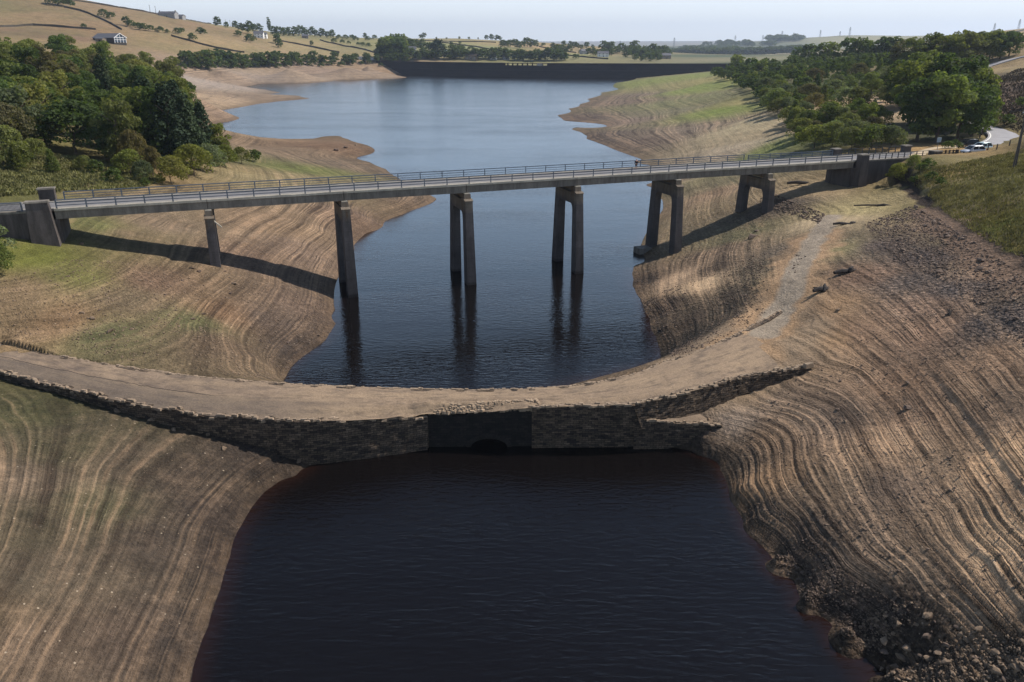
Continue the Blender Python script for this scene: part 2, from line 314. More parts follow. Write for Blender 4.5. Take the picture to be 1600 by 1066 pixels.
def vnoise(x, y, s, seed=0):
    """smooth lattice noise in -1..1"""
    if seed not in _VT: _VT[seed] = np.random.default_rng(seed).random((256, 256)) * 2 - 1
    T = _VT[seed]
    x = x / s; y = y / s; i = np.floor(x).astype(int); j = np.floor(y).astype(int); fx = x - i; fy = y - j
    fx = fx * fx * (3 - 2 * fx); fy = fy * fy * (3 - 2 * fy); i &= 255; j &= 255; i1 = (i + 1) & 255; j1 = (j + 1) & 255
    return (T[i, j] * (1 - fx) + T[i1, j] * fx) * (1 - fy) + (T[i, j1] * (1 - fx) + T[i1, j1] * fx) * fy
def n1(z, seed):
    if ('n', seed) not in _VT: _VT[('n', seed)] = np.random.default_rng(seed).random(4096) * 2 - 1
    T = _VT[('n', seed)]
    i = np.floor(z).astype(int); f = z - i; f = f * f * (3 - 2 * f); return T[i & 4095] * (1 - f) + T[(i + 1) & 4095] * f
def hbase(x, y):
    az = np.arctan2(x, y); lr = .5 * np.log(x * x + y * y)
    zn = bil(ZN, az, lr); zs = bil(ZS, az, lr)
    near = np.hypot(x, y) < 130
    d = np.where(near, sdist(x, y, DIV), 99.)
    az_div = np.arctan2(DIV[-1][0], DIV[-1][1])
    wd = .35 + np.clip((x - CM[-1][0]) * .8, 0, 9)
    k = np.clip(d / wd * .5 + .5, 0, 1); k = k * k * (3 - 2 * k)
    z = zs * (1 - k) + zn * k
    sd_ = np.where(np.hypot(x, y) < 220, sdist(x + vnoise(x, y, 2.5, 9) * .7, y + vnoise(x, y, 2.5, 10) * .7, SCARP), 99.)
    st = np.clip(-sd_ / -1.0, 0, 1)   # right of the scarp line = hill side
    hs = np.clip((sd_) / .55 + .5, 0, 1); fall = np.exp(-np.clip(sd_, 0, 99) / 12)
    endf = np.clip((x - 62) / 12, 0, 1)
    return z + np.where(sd_ < 90, hs * fall * 2.1 * endf, 0)
PATHC = np.array([unz(*q) for q in [(1160,548,5.5),(1192,522,6.0),(1212,495,6.6),(1230,464,7.3),(1240,440,7.9),(1250,415,8.3),(1262,392,8.7),(1276,370,9.2),(1288,352,9.5),(1297,338,9.8)]])
def hfull(x, y, terr=True):
    z = hbase(x, y); r = np.hypot(x, y)
    far = np.clip((r - 250) / 500, 0, 1)
    rough = vnoise(x, y, 3.1, 1) * .07 + vnoise(x, y, 1.1, 2) * .035 + vnoise(x, y, .45, 3) * .02
    z2 = z + rough * np.clip(1 - far, .0, 1) * np.clip((z + .1) / .6, .3, 1) + far * vnoise(x, y, 60, 4) * 1.2 * np.clip((z - 14) / 10, 0, 1)
    if terr:
        zz = z + vnoise(x, y, 14, 5) * .07 + vnoise(x, y, 2.5, 6) * .018
        pm = np.clip(vnoise(x, y, 11, 51) * 1.6 + .55, .05, 1.3); pl = np.clip(vnoise(x, y, 17, 52) * 1.5 + .8, .35, 1.3)
        t = n1(zz * 1.7, 11) * .15 * pl + vnoise(x, y, 6, 53) * .06 + (n1(zz * 4.3, 12) * .06 + n1(zz * 9.5, 13) * .02) * pm
        right = np.clip((x - 8) / 14, 0, 1); amp = (.30 + .64 * right) * np.clip((12.8 - z) / 1.0, 0, 1) * np.clip((z - .02) / .4, 0, 1)
        def stairs(q, s_): k_ = np.floor(q / s_); f_ = q / s_ - k_; f_ = np.clip((f_ - .70) / .30, 0, 1); return (k_ + f_ * f_ * (3 - 2 * f_)) * s_ - q + s_ * .35
        q1 = zz + n1(zz * 1.3, 61) * .24 + vnoise(x, y, 6, 62) * .06; q2 = zz + n1(zz * 2.3, 63) * .08 + vnoise(x, y, 3, 64) * .03
        pq = np.clip(vnoise(x, y, 10, 65) * 2.0 + .5, 0, 1.15)
        t = t * .7 + stairs(q1, .31) * .62 * pq + stairs(q2, .14) * .7 * pm
        nr_ = np.hypot(x, y) < 140; amp = amp * np.where(nr_, np.clip((np.abs(sdist(x, y, PATHC)) - 1.2) / 3, .1, 1), 1) if nr_.any() else amp
        z2 = z2 + t * amp
    return z2
def ground(px, py, dmin=30, dmax=9000):
    a, b, c = ray(px, py); h = math.hypot(a, b)
    ds = np.exp(np.linspace(math.log(dmin), math.log(dmax), 3000)); x = a / h * ds; y = b / h * ds
    z = hfull(x, y); zr = CAMH + c / h * ds
    k = np.argmax(zr <= z) if (zr <= z).any() else int(np.argmin(zr - z))
    return np.array((x[k], y[k], max(z[k], -.2)))
def hz_at(x, y): return float(hfull(np.array([float(x)]), np.array([float(y)]))[0])

# ---- surface samples: (px, py, colour, strandlines, rubble, grass)
S_S = [(60,640,(92,90,60),.3,.1,.3),(30,750,(122,106,88),.5,.1,.1),(110,700,(102,94,70),.4,.1,.2),(200,720,(100,88,72),.4,.15,.25),(300,750,(92,80,68),.4,.2,0),(400,715,(86,75,66),.3,.3,0),
 (100,900,(116,102,84),.5,.1,.1),(40,830,(104,94,74),.5,.1,.15),(250,850,(98,86,74),.4,.2,0),(340,800,(84,73,65),.3,.3,0),(355,870,(72,63,58),.3,.3,0),(200,1000,(110,94,80),.4,.2,0),(50,1000,(124,106,88),.5,.1,.05),(280,1000,(88,78,70),.3,.3,0),(150,790,(100,94,70),.5,.1,.2),(60,900,(112,100,82),.5,.1,.1),(0,960,(112,96,76),.4,.1,.1),
 (0,600,(104,98,66),.2,.1,.3),(200,655,(96,88,68),.2,.2,.1),
 (1180,620,(124,106,88),.5,.1,0),(1150,645,(150,132,114),.5,.1,0),(1320,650,(108,92,78),.7,.2,0),(1250,655,(110,94,79),.6,.2,0),(1375,690,(165,136,108),.9,.1,0),(1200,690,(118,97,77),.6,.2,0),
 (1400,760,(112,95,80),.9,.2,0),(1300,760,(106,90,73),.9,.2,0),(1195,755,(148,120,92),.8,.2,0),(1180,805,(86,74,62),.8,.6,0),(1250,850,(72,62,54),.9,.6,0),(1350,880,(108,92,77),1,.3,0),(1450,880,(128,108,88),1,.25,0),(1560,850,(192,160,126),1,.1,0),(1560,945,(138,116,94),1,.4,0),(1400,955,(66,57,50),.6,1,0),(1450,1020,(70,61,52),.4,1,0),(1365,1035,(50,44,40),.3,1,0),(1335,1005,(48,42,38),.4,1,0),(1300,985,(52,46,42),.4,.8,0),(1560,1030,(76,66,56),.4,1,0),(1300,940,(56,49,44),.6,.9,0),(1150,720,(78,68,58),.5,.5,0),(1085,692,(70,60,52),.3,.6,0),(1480,720,(134,112,90),1,.2,0),(1550,720,(184,150,116),.9,.1,0),(1440,640,(128,104,84),.9,.2,0)]
S_B = [(1290,480,(150,122,92),.3,.1,0),(1300,530,(138,112,84),.4,.1,0),(1262,560,(126,106,84),.4,.1,0),(1350,520,(138,111,88),.8,.2,0),(1450,520,(148,119,96),.9,.2,0),(1400,600,(130,104,82),.9,.2,0),(1500,620,(138,113,90),.9,.2,0),(1560,560,(148,120,95),.9,.3,0),(1560,640,(128,106,86),.9,.3,0),
 (1300,390,(128,118,84),.2,.2,.15),(1330,330,(156,142,102),.1,.1,.2),(1400,310,(142,128,92),.1,.3,.2),(1350,430,(124,100,82),.5,.5,0),(1380,385,(92,80,72),.2,.9,0),(1450,400,(88,78,73),.2,1,0),(1500,450,(96,86,80),.3,1,0),(1420,440,(98,87,79),.3,.9,0),(1600,500,(104,92,84),.4,1,0),(1560,425,(150,122,98),.1,.4,0),(1480,350,(128,108,88),.1,.5,0),(1440,480,(128,104,86),.8,.5,0),(1550,500,(92,82,76),.4,1,0),
 (1500,300,(100,92,50),0,0,1),(1560,350,(98,102,42),0,0,1),(1480,270,(150,125,80),0,0,.9),(1580,290,(92,88,50),0,0,1),(1580,258,(122,110,68),0,0,1),(1600,390,(110,100,52),0,0,1),(1450,272,(90,88,52),0,0,1),(1700,420,(110,100,52),0,0,1)]
S_N = [(330,166,(140,118,96),.4,.5,0),(308,176,(136,114,92),.4,.5,0),(345,180,(130,110,92),.4,.3,0),(360,122,(136,118,100),.5,.2,0),(50,400,(116,118,58),.1,.1,.6),(30,460,(148,126,96),.3,.1,.1),(120,430,(122,118,70),.2,.2,.4),(200,365,(128,112,86),.4,.2,.1),(150,352,(118,118,74),.3,.1,.4),(250,350,(138,120,98),.5,.2,0),(420,350,(146,123,98),.6,.2,0),(200,470,(128,112,88),.4,.4,.15),(100,500,(164,134,100),.3,.2,0),(300,500,(108,106,72),.4,.4,.35),(350,540,(118,100,80),.4,.4,.1),(420,500,(113,97,84),.5,.4,0),(480,480,(116,98,84),.5,.4,0),(480,400,(134,114,97),.7,.3,0),(560,350,(130,108,90),.8,.2,0),(650,315,(124,105,86),.8,.3,0),(470,550,(84,74,67),.4,.4,0),(380,400,(132,110,92),.5,.4,.1),(240,440,(132,108,88),.4,.5,.2),(160,520,(112,110,76),.3,.2,.4),(350,490,(138,110,84),.5,.3,0),
 (470,265,(112,114,66),.3,0,.6),(430,235,(134,114,92),.4,.1,.1),(530,228,(134,107,84),.3,.5,0),(400,282,(150,136,100),.4,.1,.2),(560,260,(122,106,88),.5,.1,0),(360,262,(145,128,92),.3,.1,.3),(500,285,(140,126,92),.4,.1,.2),(500,112,(130,112,96),.4,.1,0),(420,118,(138,124,110),.3,.1,0),(320,150,(160,138,112),.3,.4,.1),(400,152,(132,114,95),.3,.3,0),(590,108,(138,116,92),.4,.1,0),(320,128,(148,134,120),.2,.1,0),(460,111,(138,120,100),.2,.1,0),
 (900,185,(90,78,70),.9,.2,0),(980,190,(120,104,90),.8,.1,0),(960,160,(108,93,79),.8,.1,0),(1000,222,(100,86,74),.8,.2,0),(1080,140,(116,124,66),.2,0,.5),(1060,120,(116,120,66),.2,0,.5),(1130,172,(110,120,58),.2,0,.5),(1180,192,(165,150,118),.3,.1,.1),(1205,232,(114,118,66),.2,0,.5),(1150,118,(142,132,84),.1,0,.5),(1120,246,(164,148,124),.3,.3,.1),(1050,175,(110,104,80),.5,.1,.4),(1060,205,(118,104,88),.8,.2,0),(1160,160,(140,130,86),.1,0,.4),(930,215,(84,74,66),.9,.3,0),(990,150,(108,94,80),.7,.1,.1),(1070,160,(112,110,76),.4,.1,.5),
 (1120,300,(148,124,98),.7,.3,0),(1150,280,(122,113,84),.5,.3,.2),(1040,475,(60,52,46),.9,.4,0),(1110,420,(84,72,60),.9,.4,0),(1160,368,(104,99,72),.4,.5,.3),(1150,460,(72,64,54),.7,.5,.1),(1200,440,(106,96,74),.4,.5,.2),(1092,448,(206,176,140),.3,.1,0),(1062,432,(186,158,128),.3,.1,0),(1120,490,(66,60,50),.8,.5,0),(1085,500,(80,68,56),.9,.4,0),(1008,440,(58,50,44),.8,.4,0),(1080,530,(54,49,42),.6,.5,0),(1240,390,(110,98,84),.3,.6,0),(1020,285,(130,108,88),.6,.3,0),(1220,320,(90,80,70),.2,.8,0),(1260,300,(150,130,100),.1,.2,.1),(1290,345,(165,146,116),0,0,0),(1120,395,(118,100,82),1,.4,0),(1180,420,(96,86,70),.6,.6,.1),
 (1220,250,(80,84,46),0,0,1),(1200,150,(82,84,48),0,0,1),(1330,158,(180,152,118),0,0,.2),(1390,180,(160,138,108),0,0,.3),(1300,130,(68,74,40),0,0,1),(1300,220,(74,78,42),0,0,1),(100,270,(104,100,60),0,0,1),(60,230,(122,112,70),0,0,1),(200,268,(148,124,88),0,.1,.6),(300,240,(72,72,42),0,0,1),(0,300,(96,94,54),0,0,1),(0,120,(64,68,38),0,0,1),(250,150,(66,70,40),0,0,1),(1150,100,(70,76,42),0,0,1),(1450,232,(160,130,88),0,0,.8),(1480,215,(60,62,38),0,0,1),(1560,212,(130,115,78),0,0,.9),
 (50,30,(135,113,83),0,0,.9),(150,50,(133,108,79),0,0,.9),(250,68,(142,120,88),0,0,.9),(60,55,(122,97,76),0,0,.9),(350,70,(149,127,92),0,0,.9),(300,40,(135,111,83),0,0,.9),(480,67,(145,127,88),0,0,.9),(520,82,(149,131,94),0,0,.9),(0,5,(120,104,74),0,0,.9),(100,70,(142,117,85),0,0,.9),
 (690,70,(138,134,88),0,0,.9),(750,75,(126,128,82),0,0,.9),(640,75,(130,126,82),0,0,.9),(850,80,(158,134,92),0,0,.9),(900,85,(142,138,90),0,0,.9),(1000,90,(124,116,84),0,0,.9),(1120,93,(122,116,88),0,0,.8),(1070,91,(112,108,80),0,0,.8),(1200,92,(124,120,92),0,0,.8),(780,86,(114,112,74),0,0,.9),(840,74,(160,136,96),0,0,.9),(930,82,(136,118,84),0,0,.9),
 (1100,88,(70,84,62),0,0,1),(1130,74,(92,98,74),0,0,1),(1200,75,(90,96,74),0,0,1),(1350,62,(150,144,108),0,0,1),(1580,60,(170,142,98),0,0,.9),(1560,75,(150,124,86),0,0,.9),
 (1570,140,(92,72,60),0,.1,.8),(1560,170,(104,84,68),0,.1,.8),(1590,104,(150,130,96),0,0,.9),(1590,190,(96,86,56),0,0,1),(1545,125,(96,78,62),0,.1,.8),(1510,105,(140,120,86),0,0,.8)]
def fit_field(samples):
    P = []; V = []
    for px, py, c, a, b, g in samples:
        p = ground(px, py); P.append(warp(p[0], p[1])); V.append(list(lin(*c)) + [a, b, g])
    return np.array(P), np.array(V)
def idw(PV, az, lr, p=3.2):
    P, V = PV; Q = np.stack([az.ravel(), lr.ravel()], -1); out = np.empty((len(Q), 6))
    for i in range(0, len(Q), 8000):
        q = Q[i:i + 8000]; d2 = ((q[:, None] - P[None]) ** 2).sum(-1) + 2e-5; wgt = d2 ** (-p / 2); out[i:i + 8000] = (wgt @ V) / wgt.sum(1)[:, None]
    return out.reshape(az.shape + (6,))
fA = np.linspace(AZ0, AZ1, 420)
FN = idw(fit_field(S_N + S_B), gA, gL); FS = idw(fit_field(S_S + S_B), gA, gL)
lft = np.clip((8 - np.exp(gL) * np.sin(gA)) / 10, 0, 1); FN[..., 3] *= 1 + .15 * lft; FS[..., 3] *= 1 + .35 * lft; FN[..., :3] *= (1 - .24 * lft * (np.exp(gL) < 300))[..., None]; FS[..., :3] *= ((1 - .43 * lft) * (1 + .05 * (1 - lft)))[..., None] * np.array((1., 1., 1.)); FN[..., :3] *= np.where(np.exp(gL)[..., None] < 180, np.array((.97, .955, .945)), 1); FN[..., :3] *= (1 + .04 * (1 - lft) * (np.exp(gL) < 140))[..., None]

# ---- ground mesh (fine near, coarse far)
NC = 1250
az = np.linspace(R(-50), R(50), NC)
lr = np.concatenate([np.linspace(math.log(28), math.log(230), 640), np.linspace(math.log(230), math.log(1100), 230)[1:], np.linspace(math.log(1100), math.log(15000), 110)[1:]])
A, L = np.meshgrid(az, lr, indexing='ij'); X = np.exp(L) * np.sin(A); Y = np.exp(L) * np.cos(A)
Zb = hbase(X, Y); Z = hfull(X, Y)
# the old road keeps its own bed: sink the ground under the causeway's own surface
def inside_strip(x, y):
    """0..1 mask of the causeway footprint"""
    poly = np.vstack([CN[:, :2], CS[::-1, :2]]); ins = np.zeros(x.shape, bool); m = (np.hypot(x, y) < 120)
    xs, ys = x[m], y[m]; r_ = np.zeros(xs.shape, bool); j = len(poly) - 1
    for i in range(len(poly)):
        xi, yi = poly[i]; xj, yj = poly[j]
        c_ = ((yi > ys) != (yj > ys)) & (xs < (xj - xi) * (ys - yi) / (yj - yi + 1e-12) + xi); r_ ^= c_; j = i
    ins[m] = r_; return ins
INS = inside_strip(X, Y)
edgeN = np.abs(np.where(np.hypot(X, Y) < 130, sdist(X, Y, CN), 99)); edgeS = np.abs(np.where(np.hypot(X, Y) < 130, sdist(X, Y, CS), 99))
sink = np.where(INS, .55, 0.) + 0
ends = np.clip((CM[-1][0] - 9 - X) / 4, 0, 1)
Z = Z - sink * ends
nl = len(lr); idx = np.arange(NC * nl).reshape(NC, nl)
quads = np.stack([idx[:-1, :-1], idx[1:, :-1], idx[1:, 1:], idx[:-1, 1:]], -1).reshape(-1, 4)
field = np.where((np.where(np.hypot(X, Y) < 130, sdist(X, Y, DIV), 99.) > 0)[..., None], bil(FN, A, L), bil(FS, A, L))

PATH = np.array([ground(*q) for q in [(1120,572),(1160,548),(1192,522),(1212,495),(1230,464),(1240,440),(1250,415),(1262,392),(1276,370),(1288,352),(1297,338)]])
def sstep(d, a, b_): k = np.clip((b_ - d) / (b_ - a), 0, 1); return k * k * (3 - 2 * k)
def blend_line(line_, w0, w1, colr, mask=(0, .05, 0), wob=.5):
    global field
    m = np.hypot(X, Y) < 260; xs = X[m] + vnoise(X[m], Y[m], 1.7, 41) * wob; ys = Y[m] + vnoise(X[m], Y[m], 1.7, 42) * wob
    d = np.abs(sdist(xs, ys, line_)); k = sstep(d, w0, w1)[:, None]; f = field[m]; field[m] = f * (1 - k) + np.array(list(lin(*colr)) + list(mask)) * k
blend_line(PATH[:3], 5.0, 8.0, (138, 118, 95)); blend_line(PATH[:5], 2.6, 5.2, (138, 118, 95)); blend_line(PATH[1:9], 2.2, 4.8, (160, 131, 100), wob=1.2); blend_line(PATH[2:], 1.1, 2.0, (150, 136, 118), wob=.4)
blend_line(SCARP + np.array((-.5, -.5, 0)), .5, 1.5, (58, 47, 38), mask=(0, .5, 0), wob=.9); blend_line(SCARP[2:] + np.array((-3.2, -3.2, 0)), .8, 3.0, (120, 98, 80), mask=(0, .5, 0), wob=.9)  # scarp soil darkened to stand for shadow under the grass edge, paler foot below
# ---- ground material: base colours of soil/grass by place, water-line terraces by height, rubble and grass texture
def ground_material():
    b = NB('ground_soil'); P = b.pos(); ca = b.attr('soil'); mk = b.attr('mask'); sz = b.attr('level').outputs['Fac']
    sep = b.new('ShaderNodeSeparateColor'); b.link(mk.outputs['Color'], sep.inputs[0])
    st, rb, gr = sep.outputs[0], sep.outputs[1], sep.outputs[2]
    col = ca.outputs['Color']
    nb = b.noise(P, .16, 5, .62); nm = b.noise(P, .8, 4, .65); nf = b.noise(P, 4.2, 3, .7); nff = b.noise(P, 15, 2, .6)
    def scale_col(c, k):
        cc = b.new('ShaderNodeCombineColor')
        for i in range(3): b.sock(k, cc.inputs[i])
        return b.mix(1.0, c, cc.outputs[0], 'MULTIPLY')
    k = b.math('MULTIPLY', b.ramp(nb, .3, .7, .8, 1.2), b.ramp(nm, .28, .72, .78, 1.22))
    k = b.math('MULTIPLY', k, b.ramp(nf, .25, .75, .72, 1.28)); k = b.math('MULTIPLY', k, b.ramp(nff, .3, .7, .8, 1.2))
    col = scale_col(col, k)
    # strandlines: bands that follow the level of the old water edge
    wv = b.math('ADD', sz, b.math('MULTIPLY', b.math('SUBTRACT', b.noise(P, .12, 2, .5), .5), .30)); wv = b.math('ADD', wv, b.math('MULTIPLY', b.math('SUBTRACT', nm, .5), .05))
    s1 = b.noise(wv, 1.15, 4, .74, '1D'); s2 = b.noise(wv, 7.0, 2, .7, '1D')
    brk = b.math('MULTIPLY', b.ramp(b.noise(P, .085, 4, .62), .38, .56, .3, 1.1), b.ramp(b.noise(P, .31, 3, .6), .34, .50, .55, 1.15)); st = b.math('MULTIPLY', st, brk)
    br = b.math('MULTIPLY', b.ramp(b.noise(P, .45, 3, .6), .35, .62), b.ramp(b.noise(P, .07, 3, .6), .42, .56, .15, 1.25))
    hi = b.ramp(b.math('ADD', b.math('MULTIPLY', s1, .85), b.math('MULTIPLY', s2, .15)), .40, .60, .46, 1.6)
    thin = b.math('MULTIPLY', b.ramp(s2, .60, .68), br)
    dark = b.math('MULTIPLY', b.ramp(s2, .40, .33), br)
    band = b.math('MULTIPLY', hi, b.math('ADD', 1.0, b.math('MULTIPLY', b.math('SUBTRACT', thin, dark), .5)))
    band = b.math('ADD', 1.0, b.math('MULTIPLY', b.math('SUBTRACT', band, 1.0), st))
    col = scale_col(col, band)
    bt = b.math('MULTIPLY', b.math('MULTIPLY', b.ramp(s1, .53, .62), st), b.ramp(b.noise(P, .35, 4, .65), .35, .6)); col = b.mix(b.math('MULTIPLY', bt, .6), col, lin(176, 143, 110))
    bd = b.math('MULTIPLY', b.math('MULTIPLY', b.ramp(s1, .47, .38), st), b.ramp(nm, .3, .6, .5, 1)); col = b.mix(b.math('MULTIPLY', bd, .55), col, lin(72, 58, 48))
    # weed and dust alternate along the levels, and earth slumps break the bands
    earth = b.mix(b.ramp(nb, .35, .65), lin(104, 87, 71), lin(128, 106, 84))
    em = b.math('MULTIPLY', b.ramp(b.math('ADD', b.math('MULTIPLY', s1, .6), b.math('MULTIPLY', nm, .4)), .44, .58, 0, .32), b.ramp(st, .1, .35)); em = b.math('MULTIPLY', em, b.ramp(sep.outputs[2], .6, .1))
    col = b.mix(em, col, scale_col(earth, b.math('MULTIPLY', k, band)))
    # rubble: pale and dark stones
    vo = b.new('ShaderNodeTexVoronoi'); b.link(P, vo.inputs['Vector']); vo.inputs['Scale'].default_value = 1.9
    v2 = b.new('ShaderNodeTexVoronoi'); b.link(P, v2.inputs['Vector']); v2.inputs['Scale'].default_value = 4.5
    sc1 = b.new('ShaderNodeSeparateColor'); b.link(v2.outputs['Color'], sc1.inputs[0])
    stone = b.ramp(sc1.outputs[0], .0, 1.0, .35, 1.75)
    dk = b.ramp(vo.outputs['Distance'], .25, .75, 1.1, .5)
    rk = b.math('MULTIPLY', stone, dk)
    rbn = b.math('MULTIPLY', rb, b.ramp(nm, .3, .55))
    col = scale_col(col, b.math('ADD', 1.0, b.math('MULTIPLY', b.math('SUBTRACT', rk, 1.0), rbn)))
    # scattered pale pebbles
    v3 = b.new('ShaderNodeTexVoronoi'); b.link(P, v3.inputs['Vector']); v3.inputs['Scale'].default_value = 2.7
    sc3 = b.new('ShaderNodeSeparateColor'); b.link(v3.outputs['Color'], sc3.inputs[0])
    peb = b.math('MULTIPLY', b.ramp(v3.outputs['Distance'], .22, .14), b.ramp(sc3.outputs[1], .92, .95)); peb = b.math('MULTIPLY', peb, b.ramp(gr, .5, .1))
    col = b.mix(b.math('MULTIPLY', peb, .6), col, lin(190, 172, 148))
    # grass: tussock mottling, straw against green
    gm = b.math('MULTIPLY', gr, b.ramp(b.noise(P, .33, 5, .75), .45, .62, 0, .55))
    col = b.mix(gm, col, scale_col(col, .55))
    fld = b.noise(b.mapping(P, (1, .45, 1)), .012, 5, .68); fl2 = b.noise(P, .06, 4, .7)
    farm = b.ramp(sz, 14, 18); farm = b.math('MULTIPLY', farm, gr)
    col = b.mix(b.math('MULTIPLY', farm, b.ramp(fld, .44, .60, 0, .65)), col, scale_col(b.mix(0.5, col, lin(112, 116, 70)), .82))
    col = b.mix(b.math('MULTIPLY', farm, b.ramp(fl2, .50, .66, 0, .6)), col, scale_col(col, .6))
    # wet dark margin at the water
    wet = b.ramp(b.math('ADD', sz, b.math('MULTIPLY', nm, .8)), .3, 2.3, .50, 1.0)
    col = scale_col(col, wet)
    b.link(col, b.p.inputs['Base Color']); b.p.inputs['Roughness'].default_value = .92; b.p.inputs['Specular IOR Level'].default_value = .15
    h = b.math('ADD', b.math('MULTIPLY', nf, .26), b.math('MULTIPLY', nff, .09)); h = b.math('ADD', h, b.math('MULTIPLY', nm, .45))
    h = b.math('ADD', h, b.math('MULTIPLY', b.math('MULTIPLY', s2, st), .3)); h = b.math('ADD', h, b.math('MULTIPLY', b.math('MULTIPLY', s1, st), .4))
    h = b.math('SUBTRACT', h, b.math('MULTIPLY', b.math('MULTIPLY', vo.outputs['Distance'], rb), .55))
    h = b.math('SUBTRACT', h, b.math('MULTIPLY', b.math('MULTIPLY', v2.outputs['Distance'], rb), .25))
    b.link(b.bump(h, .9, .8), b.p.inputs['Normal'])
    return b.mat
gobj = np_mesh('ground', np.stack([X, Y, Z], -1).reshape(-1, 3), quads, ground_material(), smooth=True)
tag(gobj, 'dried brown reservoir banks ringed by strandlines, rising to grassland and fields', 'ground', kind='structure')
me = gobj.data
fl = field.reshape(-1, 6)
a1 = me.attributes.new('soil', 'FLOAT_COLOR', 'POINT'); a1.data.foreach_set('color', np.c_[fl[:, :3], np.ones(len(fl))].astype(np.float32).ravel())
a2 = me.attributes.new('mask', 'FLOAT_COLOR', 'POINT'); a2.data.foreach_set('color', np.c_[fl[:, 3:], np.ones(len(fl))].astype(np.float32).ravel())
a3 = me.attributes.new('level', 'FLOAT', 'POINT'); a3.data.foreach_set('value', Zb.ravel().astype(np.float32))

# ------------------------------------------------------------------ WATER
def water():
    wA = np.linspace(R(-50), R(50), 500); wL = np.linspace(math.log(26), math.log(1080), 520)
    a, l = np.meshgrid(wA, wL, indexing='ij'); x = np.exp(l) * np.sin(a); y = np.exp(l) * np.cos(a)
    z = hbase(x, y); keep = (z[:-1, :-1] < .8) | (z[1:, 1:] < .8) | (z[1:, :-1] < .8) | (z[:-1, 1:] < .8)
    # under the causeway the pools join
    id_ = np.arange(a.size).reshape(a.shape); q = np.stack([id_[:-1, :-1], id_[1:, :-1], id_[1:, 1:], id_[:-1, 1:]], -1)[keep]
    used = np.unique(q); mp = np.full(a.size, -1); mp[used] = np.arange(len(used))
    V = np.c_[x.ravel()[used], y.ravel()[used], np.zeros(len(used))]
    b = NB('lake_water'); P = b.pos(); dp = b.attr('depth').outputs['Fac']
    shallow = b.ramp(dp, 0.0, 1.3, 1, 0)
    b.link(b.mix(b.math('POWER', shallow, 1.6), (.0040, .0031, .0030), (.015, .0065, .0045)), b.p.inputs['Base Color'])
    b.p.inputs['IOR'].default_value = 1.33; b.p.inputs['Specular IOR Level'].default_value = .5; b.p.inputs['Roughness'].default_value = .06
    sx = b.new('ShaderNodeSeparateXYZ'); b.link(P, sx.inputs[0])
    far = b.ramp(sx.outputs['Y'], 66, 330, 0, 1)
    Pw = b.mapping(P, (.32, 1, 1), (0, 0, R(4)))
    n_a = b.noise(Pw, 2.3, 3, .55, dist=.6); n_b = b.noise(b.mapping(P, (.5, 1, 1), (0, 0, R(-7))), 3.6, 2, .5); n_c = b.noise(b.mapping(P, (.25, 1, 1)), .28, 3, .6)
    h = b.math('ADD', b.math('MULTIPLY', n_a, .11), b.math('MULTIPLY', n_b, .035)); h = b.math('ADD', h, b.math('MULTIPLY', n_c, .05))
    streak = b.ramp(b.noise(b.mapping(P, (.12, 1, 1)), .018, 3, .6), .35, .65, .6, 1.25)
    calm = b.ramp(b.noise(b.mapping(P, (.4, 1, 1), (0, 0, R(10))), .05, 3, .6), .4, .65, .5, 1.1)
    b.link(b.bump(b.math('MULTIPLY', h, b.math('MULTIPLY', b.math('MULTIPLY', b.ramp(far, 0, 1, 1.0, .9), b.ramp(far, 0, .06, 1, .5)), b.math('MULTIPLY', streak, calm))), 1.0, 1.0), b.p.inputs['Normal'])
    b.link(b.ramp(far, 0, 1, .04, .16), b.p.inputs['Roughness'])
    o = np_mesh('water', V, mp[q], b.mat, smooth=True)
    at = o.data.attributes.new('depth', 'FLOAT', 'POINT'); at.data.foreach_set('value', np.clip(-z.ravel()[used], 0, 9).astype(np.float32))
    tag(o, 'dark peaty reservoir water with wind ripples', 'water', kind='structure')
water()

